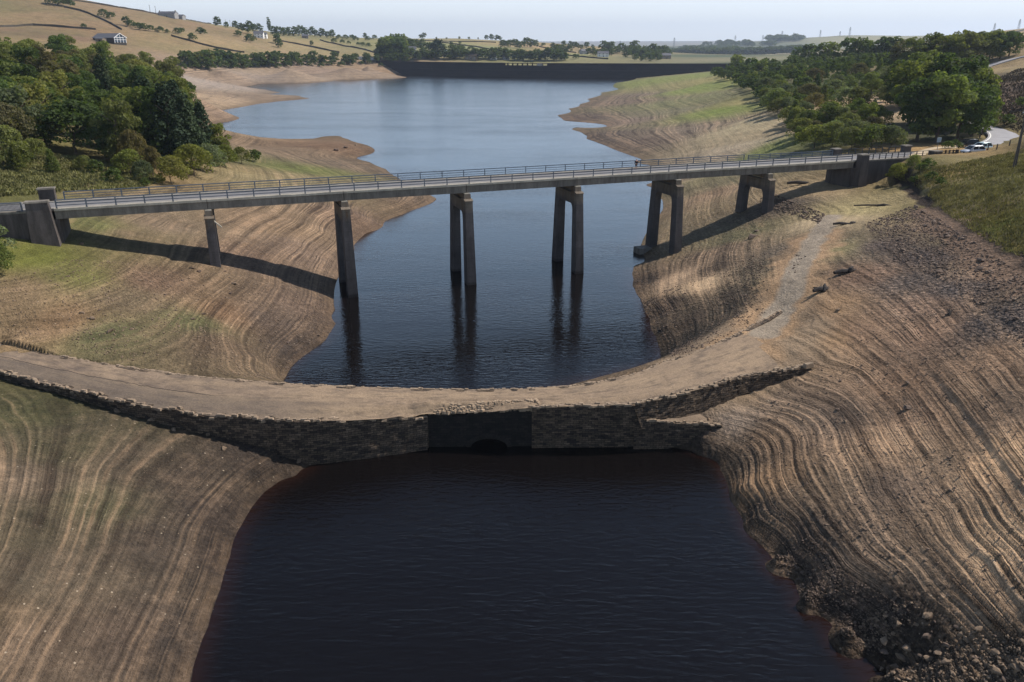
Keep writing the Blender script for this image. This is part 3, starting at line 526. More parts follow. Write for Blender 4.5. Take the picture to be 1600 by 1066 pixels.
# ------------------------------------------------------------------ masonry materials
def masonry(name, c1, c2, mortar, bw=.5, bh=.22, wet=None):
    b = NB(name); uv = b.uv(); P = b.pos()
    nz = b.new('ShaderNodeTexNoise'); b.link(P, nz.inputs['Vector']); nz.inputs['Scale'].default_value = 1.6; nz.inputs['Detail'].default_value = 3
    wob = b.new('ShaderNodeVectorMath', operation='SCALE'); b.link(nz.outputs['Color'], wob.inputs[0]); wob.inputs['Scale'].default_value = .16
    add = b.new('ShaderNodeVectorMath', operation='ADD'); b.link(uv, add.inputs[0]); b.link(wob.outputs[0], add.inputs[1])
    br = b.new('ShaderNodeTexBrick'); b.link(add.outputs[0], br.inputs['Vector'])
    br.inputs['Color1'].default_value = (*c1, 1); br.inputs['Color2'].default_value = (*c2, 1); br.inputs['Mortar'].default_value = (*mortar, 1)
    br.inputs['Scale'].default_value = 1; br.inputs['Brick Width'].default_value = bw; br.inputs['Row Height'].default_value = bh
    br.inputs['Mortar Size'].default_value = .022; br.inputs['Mortar Smooth'].default_value = .6; br.inputs['Bias'].default_value = 0
    n = b.noise(P, 1.2, 4, .7); n2 = b.noise(P, 9, 3, .6)
    k = b.math('MULTIPLY', b.ramp(n, .3, .7, .6, 1.35), b.ramp(n2, .3, .7, .75, 1.25))
    cc = b.new('ShaderNodeCombineColor'); [b.link(k, cc.inputs[i]) for i in range(3)]
    col = b.mix(1.0, br.outputs['Color'], cc.outputs[0], 'MULTIPLY')
    b.link(col, b.p.inputs['Base Color']); b.p.inputs['Roughness'].default_value = .93
    h = b.math('ADD', b.math('MULTIPLY', b.math('SUBTRACT', 1, br.outputs['Fac']), .05), b.math('MULTIPLY', n2, .03)); h = b.math('ADD', h, b.math('MULTIPLY', n, .04))
    b.link(b.bump(h, 1.0, 1.2), b.p.inputs['Normal']); return b.mat
M_OLD = masonry('old_gritstone', lin(112, 95, 78), lin(56, 49, 43), lin(24, 21, 19), .55, .2)
M_RECESS_SHADE = masonry('recess_shade_gritstone', lin(50, 45, 40), lin(34, 31, 29), lin(14, 12, 11), .6, .25)  # old gritstone darkened in colour to stand for shade in the arch recess
M_COPE = simple('pale_coping_stone', lin(138, 120, 100), .9, .35, 1.3, bump=.05)
M_RUBBLE = simple('rubble_stone', lin(150, 130, 108), .92, .4, .7, bump=.04)
M_PIER = masonry('pier_concrete', lin(84, 74, 68), lin(78, 69, 63), lin(60, 53, 48), 6, 1.35)
M_DAM = masonry('dam_masonry', lin(40, 36, 36), lin(32, 29, 30), lin(20, 18, 18), 9, 2.4)
M_DIRT = None
def dirt_mat():
    b = NB('silted_old_road'); uv = b.uv(); P = b.pos(); sx = b.new('ShaderNodeSeparateXYZ'); b.link(uv, sx.inputs[0])
    u, v = sx.outputs[0], sx.outputs[1]
    n = b.noise(P, .5, 5, .65); n2 = b.noise(P, 5, 4, .7); ns = b.noise(b.mapping(uv, (.12, 3.5, 1)), 1.2, 4, .6)
    col = b.mix(b.ramp(n, .35, .65), lin(94, 82, 72), lin(132, 114, 96))
    dry = b.ramp(u, 42, 66, 0, 1); col = b.mix(b.math('MULTIPLY', dry, .75), col, lin(140, 120, 98))
    col = b.mix(b.ramp(ns, .42, .7, 0, .75), col, lin(150, 129, 104))
    nd = b.noise(b.mapping(uv, (.22, 5.5, 1)), 1.7, 5, .7); col = b.mix(b.ramp(nd, .50, .64, 0, .65), col, lin(84, 74, 66)); col = b.mix(b.ramp(b.noise(P, 1.1, 4, .7), .56, .68, 0, .5), col, lin(98, 84, 72))
    far_ = b.ramp(u, 30, 8, 0, 1); col = b.mix(b.math('MULTIPLY', far_, .55), col, lin(100, 92, 86))
    # coarse gravel verge towards the wall
    verge = b.ramp(b.math('ADD', v, b.math('MULTIPLY', b.math('SUBTRACT', n, .5), .25)), .46, .58)
    verge = b.math('MULTIPLY', verge, b.ramp(u, 62, 52, .0, 1)); col = b.mix(b.math('MULTIPLY', verge, .6), col, lin(92, 82, 72))
    # long crack between carriageway and verge
    cr = b.math('ABSOLUTE', b.math('SUBTRACT', b.math('ADD', v, b.math('MULTIPLY', b.math('SUBTRACT', b.noise(b.mapping(uv, (1, 0, 0)), .35, 5, .7), .5), .22)), .5))
    crack = b.math('MULTIPLY', b.ramp(cr, .012, .004), b.math('MULTIPLY', b.ramp(u, 16, 20), b.ramp(u, 50, 46))); col = b.mix(crack, col, lin(40, 34, 30))
    k = b.math('MULTIPLY', b.ramp(n2, .25, .75, .75, 1.25), b.ramp(b.noise(P, 17, 2), .3, .7, .85, 1.15))
    cc = b.new('ShaderNodeCombineColor'); [b.link(k, cc.inputs[i]) for i in range(3)]
    b.link(b.mix(1.0, col, cc.outputs[0], 'MULTIPLY'), b.p.inputs['Base Color']); b.p.inputs['Roughness'].default_value = .95
    b.link(b.bump(b.math('ADD', b.math('MULTIPLY', n2, .2), b.math('MULTIPLY', n, .5)), .7, .3), b.p.inputs['Normal']); return b.mat
M_DIRT = dirt_mat()

# ------------------------------------------------------------------ OLD STONE CAUSEWAY BRIDGE
def polyline_sample(P, step):
    P = np.asarray(P); seg = np.linalg.norm(np.diff(P[:, :2], axis=0), axis=1); s = np.r_[0, np.cumsum(seg)]
    n = max(2, int(s[-1] / step) + 1); t = np.linspace(0, s[-1], n)
    return np.stack([np.interp(t, s, P[:, k]) for k in range(P.shape[1])], -1), t
def smooth_line(P, k=3):
    P = np.array(P, float)
    for _ in range(k):
        Q = [P[0]]
        for a, b in zip(P[:-1], P[1:]): Q += [a * .75 + b * .25, a * .25 + b * .75]
        Q.append(P[-1]); P = np.array(Q)
    return P
old = empty('stone_causeway', (float(CM[8][0]), float(CM[8][1]), 0), 0, 'old flooded stone road bridge exposed between the two pools', 'stone bridge')
def par(o): o.parent = old; o.matrix_parent_inverse = Matrix.Translation(-old.location); return o
def wall_mesh(name, top, bot, mat, step=.35, jit=.06, label=None, thick=.5, ztop_j=.1):
    """masonry face between a top line and a bottom line (arrays n,3), with a top of given thickness"""
    T, t = polyline_sample(np.hstack([top, bot]), step); B = T[:, 3:]; T = T[:, :3]
    n = len(T); H = 14; V = []; UV = []
    zj = np.repeat(rng.normal(0, ztop_j, n // 2 + 1), 2)[:n]
    d = np.gradient(T[:, :2], axis=0); d /= np.linalg.norm(d, axis=1)[:, None] + 1e-9; nrm = np.stack([d[:, 1], -d[:, 0]], -1)
    top3 = T.copy(); top3[:, 2] += zj
    for j in range(H + 1):
        k = j / H; p = B * (1 - k) + top3 * k; p[:, :2] += nrm * rng.normal(0, jit * .5, n)[:, None]
        V.append(p); UV.append(np.stack([t, p[:, 2]], -1))
    back = top3.copy(); back[:, :2] -= nrm * thick; V.append(back); UV.append(np.stack([t, back[:, 2] + thick], -1))
    bb = back.copy(); bb[:, 2] -= .9; V.append(bb); UV.append(np.stack([t, bb[:, 2] - .5], -1))
    m = MB(); rows = len(V); vs = [tuple(V[j][i]) for j in range(rows) for i in range(n)]; fs = []; uv = []
    for j in range(rows - 1):
        for i in range(n - 1):
            q = (j * n + i, j * n + i + 1, (j + 1) * n + i + 1, (j + 1) * n + i); fs.append(q); uv.append([tuple(UV[a // n][a % n]) for a in q])
    m.add(vs, fs, uv); o = m.build(name, mat); par(o)
    if label: o['label'] = label
    return o, top3, nrm
def stone_verts(cx, cy, cz, sx, sy, sz, rz, r_=None):
    r_ = r_ or random; vs = []
    for z in (-1, 1):
        for x, y in ((-1, -1), (1, -1), (1, 1), (-1, 1)):
            k = 1 if z < 0 else r_.uniform(.62, .95)
            vs.append((x * sx / 2 * k * r_.uniform(.75, 1.1), y * sy / 2 * k * r_.uniform(.75, 1.1), z * sz / 2 * r_.uniform(.7, 1.1)))
    c, s = math.cos(rz), math.sin(rz)
    return [(cx + x * c - y * s, cy + x * s + y * c, cz + z) for x, y, z in vs]
SF = [(0, 3, 2, 1), (4, 5, 6, 7), (0, 1, 5, 4), (1, 2, 6, 5), (2, 3, 7, 6), (3, 0, 4, 7)]
def coping(name, line, nrm, inset, mat, lo=.2, hi=.55, dens=1.0, lift=.03):
    m = MB(); n = len(line)
    for i in range(n - 1):
        if random.random() > dens: continue
        p = line[i]; d = line[i + 1] - line[i]; rz = math.atan2(d[1], d[0]) + random.gauss(0, .15)
        L_ = random.uniform(lo, hi); q = random.uniform(-.1, inset)
        m.add(stone_verts(p[0] - nrm[i][0] * q, p[1] - nrm[i][1] * q, p[2] + lift, L_, random.uniform(.2, .4), random.uniform(.1, .26), rz), SF)
    return par(m.build(name, mat))
# road surface of the causeway
def road_surface():
    N_ = smooth_line(CN, 2); S_ = smooth_line(CS, 2)
    # carriageway edge stays level, rubble ledge drops to the wall top
    n = len(N_); m = MB(); cols = 19
    seg = np.r_[0, np.cumsum(np.linalg.norm(np.diff(((N_ + S_) / 2)[:, :2], axis=0), axis=1))]
    tt = np.arange(0, seg[-1], .35); NN = np.stack([np.interp(tt, seg, N_[:, k]) for k in range(3)], -1); SS = np.stack([np.interp(tt, seg, S_[:, k]) for k in range(3)], -1)
    z0 = None; vs = []; uvs = []
    for i in range(len(tt)):
        for j in range(cols):
            v = j / (cols - 1); p = NN[i] * (1 - v) + SS[i] * v
            zr = NN[i][2] if v < .78 else NN[i][2] + (SS[i][2] - NN[i][2]) * min(1, (v - .78) / .14)
            camber = .05 * math.sin(math.pi * v)
            vs.append([p[0], p[1], zr + camber]); uvs.append((tt[i] - tt[0], v))
    a = np.array(vs); rough = vnoise(a[:, 0], a[:, 1], 1.2, 21) * .03 + vnoise(a[:, 0], a[:, 1], .4, 22) * .015
    led = np.tile(np.clip((np.linspace(0, 1, cols) - .6) / .1, 0, 1), len(tt)); mid = np.clip((a[:, 0] + 12) / 3, 0, 1) * np.clip((6 - a[:, 0]) / 3, 0, 1)
    a[:, 2] += rough + led * mid * (vnoise(a[:, 0], a[:, 1], .6, 23) * .16)
    a[:, 2] -= .12 * np.exp(-((np.tile(np.linspace(0, 1, cols), len(tt)) - .66) / .05) ** 2) * mid
    ke = np.repeat(np.clip((tt - (tt[-1] - 11)) / 11, 0, 1), cols); gz = hfull(a[:, 0], a[:, 1]) - .35 * ke
    a[:, 2] = a[:, 2] * (1 - ke) + np.minimum(a[:, 2], gz) * ke
    fs = []; fuv = []
    for i in range(len(tt) - 1):
        for j in range(cols - 1):
            q = (i * cols + j, i * cols + j + 1, (i + 1) * cols + j + 1, (i + 1) * cols + j); fs.append(q); fuv.append([uvs[k] for k in q])
    m.add([tuple(p) for p in a], fs, fuv)
    return par(m.build('road_surface', M_DIRT, smooth=True)), NN
_, NNs = road_surface()
# north wall (drops into the upper lake) with kerb stones
nb_ = NNs.copy(); nb_[:, 2] = -2.5
nwt, nwn = NNs[::-1], nb_[::-1]
o1, tp, nr = wall_mesh('north_retaining_wall', nwt, nwn, M_OLD, .4, .05, ztop_j=.03); o1['label'] = 'lake side retaining wall of the old bridge'
coping('kerb_stones', tp, nr, .12, M_COPE, .42, .62, 1.0, -.04)
def line(*pts): return np.array([unz(*p) for p in pts])
def with_bottom(T, zb): B = T.copy(); B[:, 2] = zb; return B
# left retaining wall, off frame to the angle at px 430
LW = CS[:6].copy(); B = LW.copy(); B[:, 2] = [5.0, 4.2, 3.4, 2.6, 1.6, -.5]; B[:, 1] -= .15
o, tp, nr = wall_mesh('left_retaining_wall', LW, B, M_OLD, .35, .08, ztop_j=.10)
coping('coping_stones', tp, nr, .5, M_COPE, .4, .7, 1)
# abutment wall px 430 -> 668 (faces south east, then the corner)
AW = np.array([CS[5], unz(487, 659, 4.25), unz(575, 658, 3.6), unz(668, 653, 3.15)]); B = np.array([unz(478, 726, 0), unz(487, 727, 0), unz(575, 714.5, 0), unz(668, 701, 0)]); B[0] = AW[0]; B[:, 2] = -1.2; B[2:, 1] -= .35
o, tp, nr = wall_mesh('left_abutment', AW, B, M_OLD, .3, .06, ztop_j=.05); LAB = tp[-1]
coping('coping_stones', tp, nr, .6, M_COPE, .36, .7, 1)
# recessed arch face px 668 -> 832
A0 = unz(668, 701, 0) + np.array((.1, .32, 0)); A1 = unz(831, 700, 0) + np.array((0, .32, 0))
def arch_face():
    d = (A1 - A0)[:2]; Lf = np.linalg.norm(d); d /= Lf; nx = 44; m = MB(); ztop = [3.55, 3.75]; cx = (unz(764, 702, 0)[:2] - A0[:2]) @ d; hw = 1.7; rise = .85
    def zarch(s):
        t = abs(s - cx) / hw
        return rise * math.sqrt(max(0, 1 - t * t)) if t < 1 else None
    xs = sorted(set(list(np.linspace(0, Lf, nx)) + list(np.linspace(cx - hw, cx + hw, 25))))
    def P(s, z, off=0): return (A0[0] + d[0] * s + -d[1] * off, A0[1] + d[1] * s + d[0] * off, z)
    for a, b in zip(xs[:-1], xs[1:]):
        za, zb_ = zarch(a + 1e-6), zarch(b - 1e-6); la = za if za is not None else -1.5; lb = zb_ if zb_ is not None else -1.5
        if (za is None) != (zb_ is None): la = lb = -1.5 if ((a + b) / 2 < cx - hw or (a + b) / 2 > cx + hw) else 0
        ta = 3.32 + .045 * a + .06 * math.sin(a * 1.7) + (-.22 if 2.2 < a < 3.6 else 0); tb = 3.32 + .045 * b + .06 * math.sin(b * 1.7) + (-.22 if 2.2 < b < 3.6 else 0)
        m.add([P(a, la), P(b, lb), P(b, tb), P(a, ta)], [(0, 1, 2, 3)], [[(a, la), (b, lb), (b, tb), (a, ta)]])
        m.add([P(a, ta), P(b, tb), P(b, tb - .02, .7), P(a, ta - .02, .7)], [(0, 1, 2, 3)], [[(a, ta), (b, tb), (b, tb + .7), (a, ta + .7)]])
        if za is not None and zb_ is not None: m.add([P(a, la), P(b, lb), P(b, lb, 5.2), P(a, la, 5.2)], [(3, 2, 1, 0)], [[(a, 0), (b, 0), (b, 5), (a, 5)]][::-1])
    o = par(m.build('arch_face', M_RECESS_SHADE)); v = MB()
    for k in range(15):
        t = math.pi * (k + .5) / 15; s = cx + math.cos(t) * (hw + .2); z = math.sin(t) * (rise + .2); tt_ = Matrix.Rotation(math.atan2(math.sin(t) * rise, math.cos(t) * hw) - math.pi / 2, 3, 'Y')
        p = P(s, z, -.04); v.box(p, (.33, .16, .42), math.atan2(d[1], d[0]), 1.0, tilt=Matrix.Rotation(-(t - math.pi / 2) * .75, 3, 'Y'))
    par(v.build('arch_ring', M_RECESS_SHADE, bevel=.02)); return P
PA = arch_face()
side = np.array([unz(668, 701, 0), A0]); sT = side.copy(); sT[:, 2] = [3.15, 3.3]; sT[0] = LAB; sB = side.copy(); sB[:, 2] = -1.2
wall_mesh('arch_return_wall', sT, sB, M_OLD, .25, .02, ztop_j=.02)
side = np.array([A1, unz(831, 700, 0)]); sT = side.copy(); sT[:, 2] = [3.9, 4.15]; sB = side.copy(); sB[:, 2] = -1.2
wall_mesh('arch_return_wall', sT, sB, M_OLD, .25, .02, ztop_j=.02)
# right abutment block px 831 -> 992
RW = np.array([unz(831, 637, 4.2), unz(912, 635, 4.3), unz(992, 634, 4.4)]); B = np.array([unz(831, 700, 0), unz(912, 699, 0), unz(1000, 698, 0)]); B[:, 2] = -1.0
o, tp, nr = wall_mesh('right_abutment', RW, B, M_OLD, .3, .05, ztop_j=.04)
coping('coping_stones', tp, nr, .5, M_COPE, .4, .8, 1)
# upper wall px 990 -> 1262
UW = CS[11:].copy(); B = np.array([unz(1000, 657, 2.86), unz(1050, 650, 2.84), unz(1108, 632, 3.34), unz(1168, 611, 4.0), unz(1262, 580, 5.5)]); B[:, 2] -= .7; B[:, 1] -= .45; B[:, 0] += .13
o, tp, nr = wall_mesh('upper_retaining_wall', UW, B, M_OLD, .3, .05, ztop_j=.06)
coping('coping_stones', tp, nr, .5, M_COPE, .36, .7, 1)
end = MB().add(stone_verts(*(CS[-1] + np.array((.1, .1, .12))), 1.3, .6, .5, .3), SF); par(end.build('end_stone', M_COPE, bevel=.04))
# lower wing wall px 992 -> 1128 and the shelf between both walls
LWg = np.array([unz(992, 656, 3.0), unz(1060, 661, 2.6), unz(1128, 665, 2.3)]); B = LWg.copy(); B[:, 2] = [-.8, .2, 1.9]; B[:, 1] -= .12
o, tp, nr = wall_mesh('lower_wing_wall', LWg, B, M_OLD, .3, .05, ztop_j=.05)
coping('coping_stones', tp, nr, .4, M_COPE, .36, .6, 1)
sh = MB(); T, _ = polyline_sample(LWg, .5); U, _ = polyline_sample(np.array([unz(994, 655, 3.1), unz(1050, 648, 2.95), unz(1112, 642, 2.75)]), .5); nn = min(len(T), len(U)); T, _ = polyline_sample(LWg, .5); ku = np.linspace(0, len(U) - 1, len(T)); U = np.stack([np.interp(ku, np.arange(len(U)), U[:, k]) for k in range(3)], -1)
vs = []; fs = []; W_ = 6
for i in range(len(T)):
    for j in range(W_):
        k = j / (W_ - 1); p = (T[i] - np.array((0, -.25, .06))) * (1 - k) + U[i] * k; vs.append((p[0], p[1], p[2] + float(vnoise(np.array([p[0]]), np.array([p[1]]), .6, 31)[0]) * .05))
for i in range(len(T) - 1):
    for j in range(W_ - 1): fs.append((i * W_ + j, i * W_ + j + 1, (i + 1) * W_ + j + 1, (i + 1) * W_ + j))
sh.add(vs, fs, [[(60, .2)] * 4] * len(fs)); par(sh.build('silt_shelf', M_DIRT, smooth=True))
# rubble on the ledge above the arch
rb = MB()
for i in range(420):
    s = random.uniform(-.6, 10.4); off = random.betavariate(1.1, 1.5) * 1.0 + .02; p = PA(s, 0, off)
    z = 3.34 + .045 * s + min(off, .75) * .75; sz_ = random.uniform(.1, .36)
    rb.add(stone_verts(p[0], p[1], z, sz_ * 1.5, sz_, sz_ * .7, random.uniform(0, 3.1)), SF)
ro = par(rb.build('ledge_rubble', M_RUBBLE)); ro['kind'] = 'stuff'

# ------------------------------------------------------------------ DAM
M_STONE_PALE = simple('pale_stone', lin(170, 160, 148), .9, .2, .2)
M_GALV = simple('galvanised_rail', lin(98, 105, 114), .5, .12, 2, metal=.35)
M_DARKFENCE = simple('dark_fence_metal', lin(62, 64, 68), .6, .1, 2)
def dam():
    root = empty('dam', tuple(unz(780, 98, 15.5)[:2]) + (0,), 0, 'long dark masonry dam closing off the far end of the lake', 'dam')
    crest = [(560,93.5,16.2),(640,95.5,16),(720,97,15.8),(800,98.2,15.6),(900,99,15.5),(1000,99.4,15.4),(1110,99.6,15.4),(1250,99.4,15.4),(1330,99.2,15.4)]
    C_ = smooth_line(np.array([unz(*q) for q in crest]), 2); C_, t = polyline_sample(C_, 6); n = len(C_)
    C_[:, 2] = 15.5
    d = np.gradient(C_[:, :2], axis=0); d /= np.linalg.norm(d, axis=1)[:, None]; nr = np.stack([d[:, 1], -d[:, 0]], -1)
    c0 = unz(787, 101, 14)[0]; c1 = unz(862, 104, 14)[0]
    def strip(name, prof, mat, sel=None, lab=None):
        m = MB(); k = len(prof); sel = sel or (lambda x: True)
        for i in range(n - 1):
            if not sel((C_[i][0] + C_[i + 1][0]) / 2): continue
            for a in range(k - 1):
                q = []; uv = []
                for (ii, (o_, z)) in ((i, prof[a]), (i + 1, prof[a]), (i + 1, prof[a + 1]), (i, prof[a + 1])):
                    q.append((C_[ii][0] + nr[ii][0] * o_, C_[ii][1] + nr[ii][1] * o_, z)); uv.append((t[ii], z * 1.05 - o_))
                m.add(q, [(0, 1, 2, 3)], [uv])
        o = m.build(name, mat, root); o.matrix_parent_inverse = Matrix.Translation(-root.location)
        if lab: o['label'] = lab
        return o
    out = lambda x: not (c0 < x < c1); inn = lambda x: c0 < x < c1
    strip('upstream_face', [(5.5, -6), (2.6, 7.5), (2.0, 7.6), (1.0, 12.6)], M_DAM)
    strip('crest_road', [(1.0, 12.6), (1.0, 12.7), (-7, 12.7), (-7, -6)], M_DAM, inn, 'lowered spillway sill')
    for out in (lambda x: x < c0, lambda x: x > c1): strip('crest_road', [(1.0, 12.6), (.8, 14.2), (-7, 14.2), (-7, -6)], M_DAM, out)
    for out in (lambda x: x < c0, lambda x: x > c1): strip('wave_wall', [(.8, 14.2), (1.15, 14.3), (1.15, 15.5), (.5, 15.55), (.5, 14.2)], M_DAM, out, 'parapet along the dam crest')
    for out in (lambda x: x < c0, lambda x: x > c1): strip('wave_wall', [(-6.4, 14.2), (-6.4, 15.3), (-6.9, 15.35), (-6.9, 14.2)], M_DAM, out, 'rear parapet of the dam crest')
    fb = strip('spillway_footbridge', [(.9, 14.7), (.9, 15.3), (-2.2, 15.3), (-2.2, 14.7), (.9, 14.7)], M_DAM, inn, 'footbridge over the spillway')
    idx_ = [i for i in range(n) if c0 < C_[i][0] < c1]
    for i in idx_[::1]:
        m = MB(); p = C_[i] - np.array((nr[i][0] * 1.0, nr[i][1] * 1.0, 0)) * 0
        m.box((p[0] - nr[i][0] * .6, p[1] - nr[i][1] * .6, 13.75), (.8, 2.8, 2.1), math.atan2(d[i][1], d[i][0]), .9); o = m.build('spillway_pier', M_DAM, root); o.matrix_parent_inverse = Matrix.Translation(-root.location)
    # small valve tower shed beside the spillway
    m = MB(); p = unz(845, 101.5, 14)[:2]
    m.box((C_[idx_[-1]][0] - 9, C_[idx_[-1]][1] - 5, 13.8), (6, 3, 2.2)); m.add([(0, 0, 0)] * 0, [])
    o = m.build('valve_house', M_STONE_PALE, root); o.matrix_parent_inverse = Matrix.Translation(-root.location); o['label'] = 'pale block seen through the spillway'
dam()

# ------------------------------------------------------------------ VIADUCT
AX = np.array([math.cos(.3495), math.sin(.3495)]); NRM = np.array([-AX[1], AX[0]]); VO = np.array([-6.87, 116.75]); SPAN = 18.4; DZ = 15.38; DW = 6.6
RZ = .3495
def vp(s, p, z): q = VO + AX * (s * SPAN) + NRM * p; return (q[0], q[1], z)   # s in spans from the third pier
S0, S1 = -3.0, 4.0
viad = empty('viaduct', vp(.5, 3, 0), 0, 'concrete road viaduct on tall twin-legged piers crossing the lake', 'bridge')
def vpar(o, pr=None):
    o.parent = pr or viad
    if pr is None: o.matrix_parent_inverse = Matrix.Translation(-viad.location)
    return o
def concrete(name, c, streak):
    b = NB(name); P = b.pos(); n = b.noise(P, .45, 5, .7); n2 = b.noise(b.mapping(P, (1, 1, .12)), 1.3, 4, .7); n3 = b.noise(P, 8, 3)
    k = b.math('MULTIPLY', b.math('MULTIPLY', b.ramp(n, .3, .7, .8, 1.2), b.ramp(n2, .35, .7, 1.12, 1 - streak)), b.ramp(n3, .3, .7, .88, 1.12))
    cc = b.new('ShaderNodeCombineColor'); [b.link(k, cc.inputs[i]) for i in range(3)]
    b.link(b.mix(1.0, c, cc.outputs[0], 'MULTIPLY'), b.p.inputs['Base Color']); b.p.inputs['Roughness'].default_value = .88
    b.link(b.bump(n3, .5, .04), b.p.inputs['Normal']); return b.mat
M_FASC = concrete('weathered_deck_concrete', lin(122, 115, 105), .45)
M_EDGE = concrete('pale_edge_concrete', lin(176, 166, 148), .15)
def pier_mat():
    b = NB('stained_pier_concrete'); P = b.pos(); sx = b.new('ShaderNodeSeparateXYZ'); b.link(P, sx.inputs[0]); z = sx.outputs[2]
    n = b.noise(P, .5, 5, .7); n2 = b.noise(b.mapping(P, (1, 1, .1)), 1.5, 4, .7); n3 = b.noise(P, 7, 3)
    lift = b.math('FRACT', b.math('MULTIPLY', z, .72)); seam = b.ramp(lift, .03, .06, .78, 1)
    k = b.math('MULTIPLY', b.math('MULTIPLY', b.ramp(n, .3, .7, .75, 1.25), b.ramp(n2, .35, .7, 1.15, .7)), b.math('MULTIPLY', seam, b.ramp(n3, .3, .7, .88, 1.12)))
    cc = b.new('ShaderNodeCombineColor'); [b.link(k, cc.inputs[i]) for i in range(3)]
    top = b.ramp(b.math('ADD', z, b.math('MULTIPLY', n, 1.0)), 11.6, 12.6)
    tide = b.ramp(b.math('ADD', z, b.math('MULTIPLY', n, .5)), .55, .8); k = b.math('MULTIPLY', k, b.math('ADD', .5, b.math('MULTIPLY', tide, .5)))
    k = b.math('MULTIPLY', k, b.ramp(b.math('ADD', z, b.math('MULTIPLY', n, 1.5)), 3.5, 5.5, .86, 1.08))
    cc = b.new('ShaderNodeCombineColor'); [b.link(k, cc.inputs[i]) for i in range(3)]
    col = b.mix(top, lin(80, 75, 73), lin(104, 94, 82)); col = b.mix(b.math('MULTIPLY', top, b.ramp(n2, .55, .68, 0, .8)), col, lin(112, 82, 50))
    b.link(b.mix(1.0, col, cc.outputs[0], 'MULTIPLY'), b.p.inputs['Base Color']); b.p.inputs['Roughness'].default_value = .9
    b.link(b.bump(n3, .6, .05), b.p.inputs['Normal']); return b.mat
M_PIERC = pier_mat()
ASPH = simple('viaduct_asphalt', lin(112, 110, 110), .85, .15, .5, fine=12)
PAVE = simple('pavement_slabs', lin(134, 129, 122), .9, .15, .8, fine=9)
ZB = 14.02
def prism(m, s0, s1, prof, mi=0):
    """extrude a closed (perp,z) profile from station s0 to s1"""
    k = len(prof); vs = [vp(s0, *q) for q in prof] + [vp(s1, *q) for q in prof]
    fs = [tuple(range(k)), tuple(range(2 * k - 1, k - 1, -1))] + [((i + 1) % k, i, k + i, k + (i + 1) % k) for i in range(k)]
    return m.add(vs, fs, mi=mi)
GAP = .035 / SPAN
for i in range(7):
    a, c = S0 + i + GAP, S0 + i + 1 - GAP
    m = MB()
    prism(m, a, c, [(0.0, DZ - .34), (0.12, DZ - .40), (.16, ZB), (1.0, ZB), (1.0, ZB + .7), (2.7, ZB + .75), (2.75, ZB + .05), (3.7, ZB + .05), (3.75, ZB + .75), (5.5, ZB + .7), (5.55, ZB), (DW - .16, ZB), (DW - .12, DZ - .4), (DW, DZ - .34), (DW, DZ - .30), (0, DZ - .30)])
    vpar(m.build('deck_span', M_FASC)); m = MB()
    # edge beams with slightly uneven casting lifts
    q = 5; m2 = MB()
    for j in range(q):
        b0 = a + (c - a) * j / q; b1 = a + (c - a) * (j + 1) / q - .0001; dz = random.uniform(-.012, .022)
        prism(m, b0, b1, [(-.06, DZ - .29), (.42, DZ - .29), (.42, DZ + dz), (-.06, DZ + dz)])
        prism(m2, b0, b1, [(DW - .42, DZ - .29), (DW + .06, DZ - .29), (DW + .06, DZ + dz), (DW - .42, DZ + dz)])
    vpar(m.build('edge_beam', M_EDGE)); vpar(m2.build('edge_beam', M_EDGE))
m = MB(); prism(m, S0 - .9, S1 + 1.15, [(.424, DZ - .295), (1.5, DZ - .295), (1.5, DZ - .02), (.424, DZ - .02)]); vpar(m.build('pavement', PAVE))
m = MB(); prism(m, S0 - .9, S1 + 1.15, [(5.5, DZ - .295), (DW - .424, DZ - .295), (DW - .424, DZ - .02), (5.5, DZ - .02)]); vpar(m.build('pavement', PAVE))
m = MB(); prism(m, S0 - .9, S1 + 1.15, [(1.504, DZ - .29), (5.496, DZ - .29), (5.496, DZ - .13), (1.504, DZ - .13)]); vpar(m.build('carriageway', ASPH))
M_FADED = simple('faded_road_paint', lin(190, 188, 182), .8, .3, 2)
for p_ in (1.62, 5.28): m = MB(); prism(m, S0 - .9, S1 + 1.15, [(p_, DZ - .128), (p_ + .1, DZ - .128), (p_ + .1, DZ - .123), (p_, DZ - .123)]); vpar(m.build('edge_line', M_FADED))
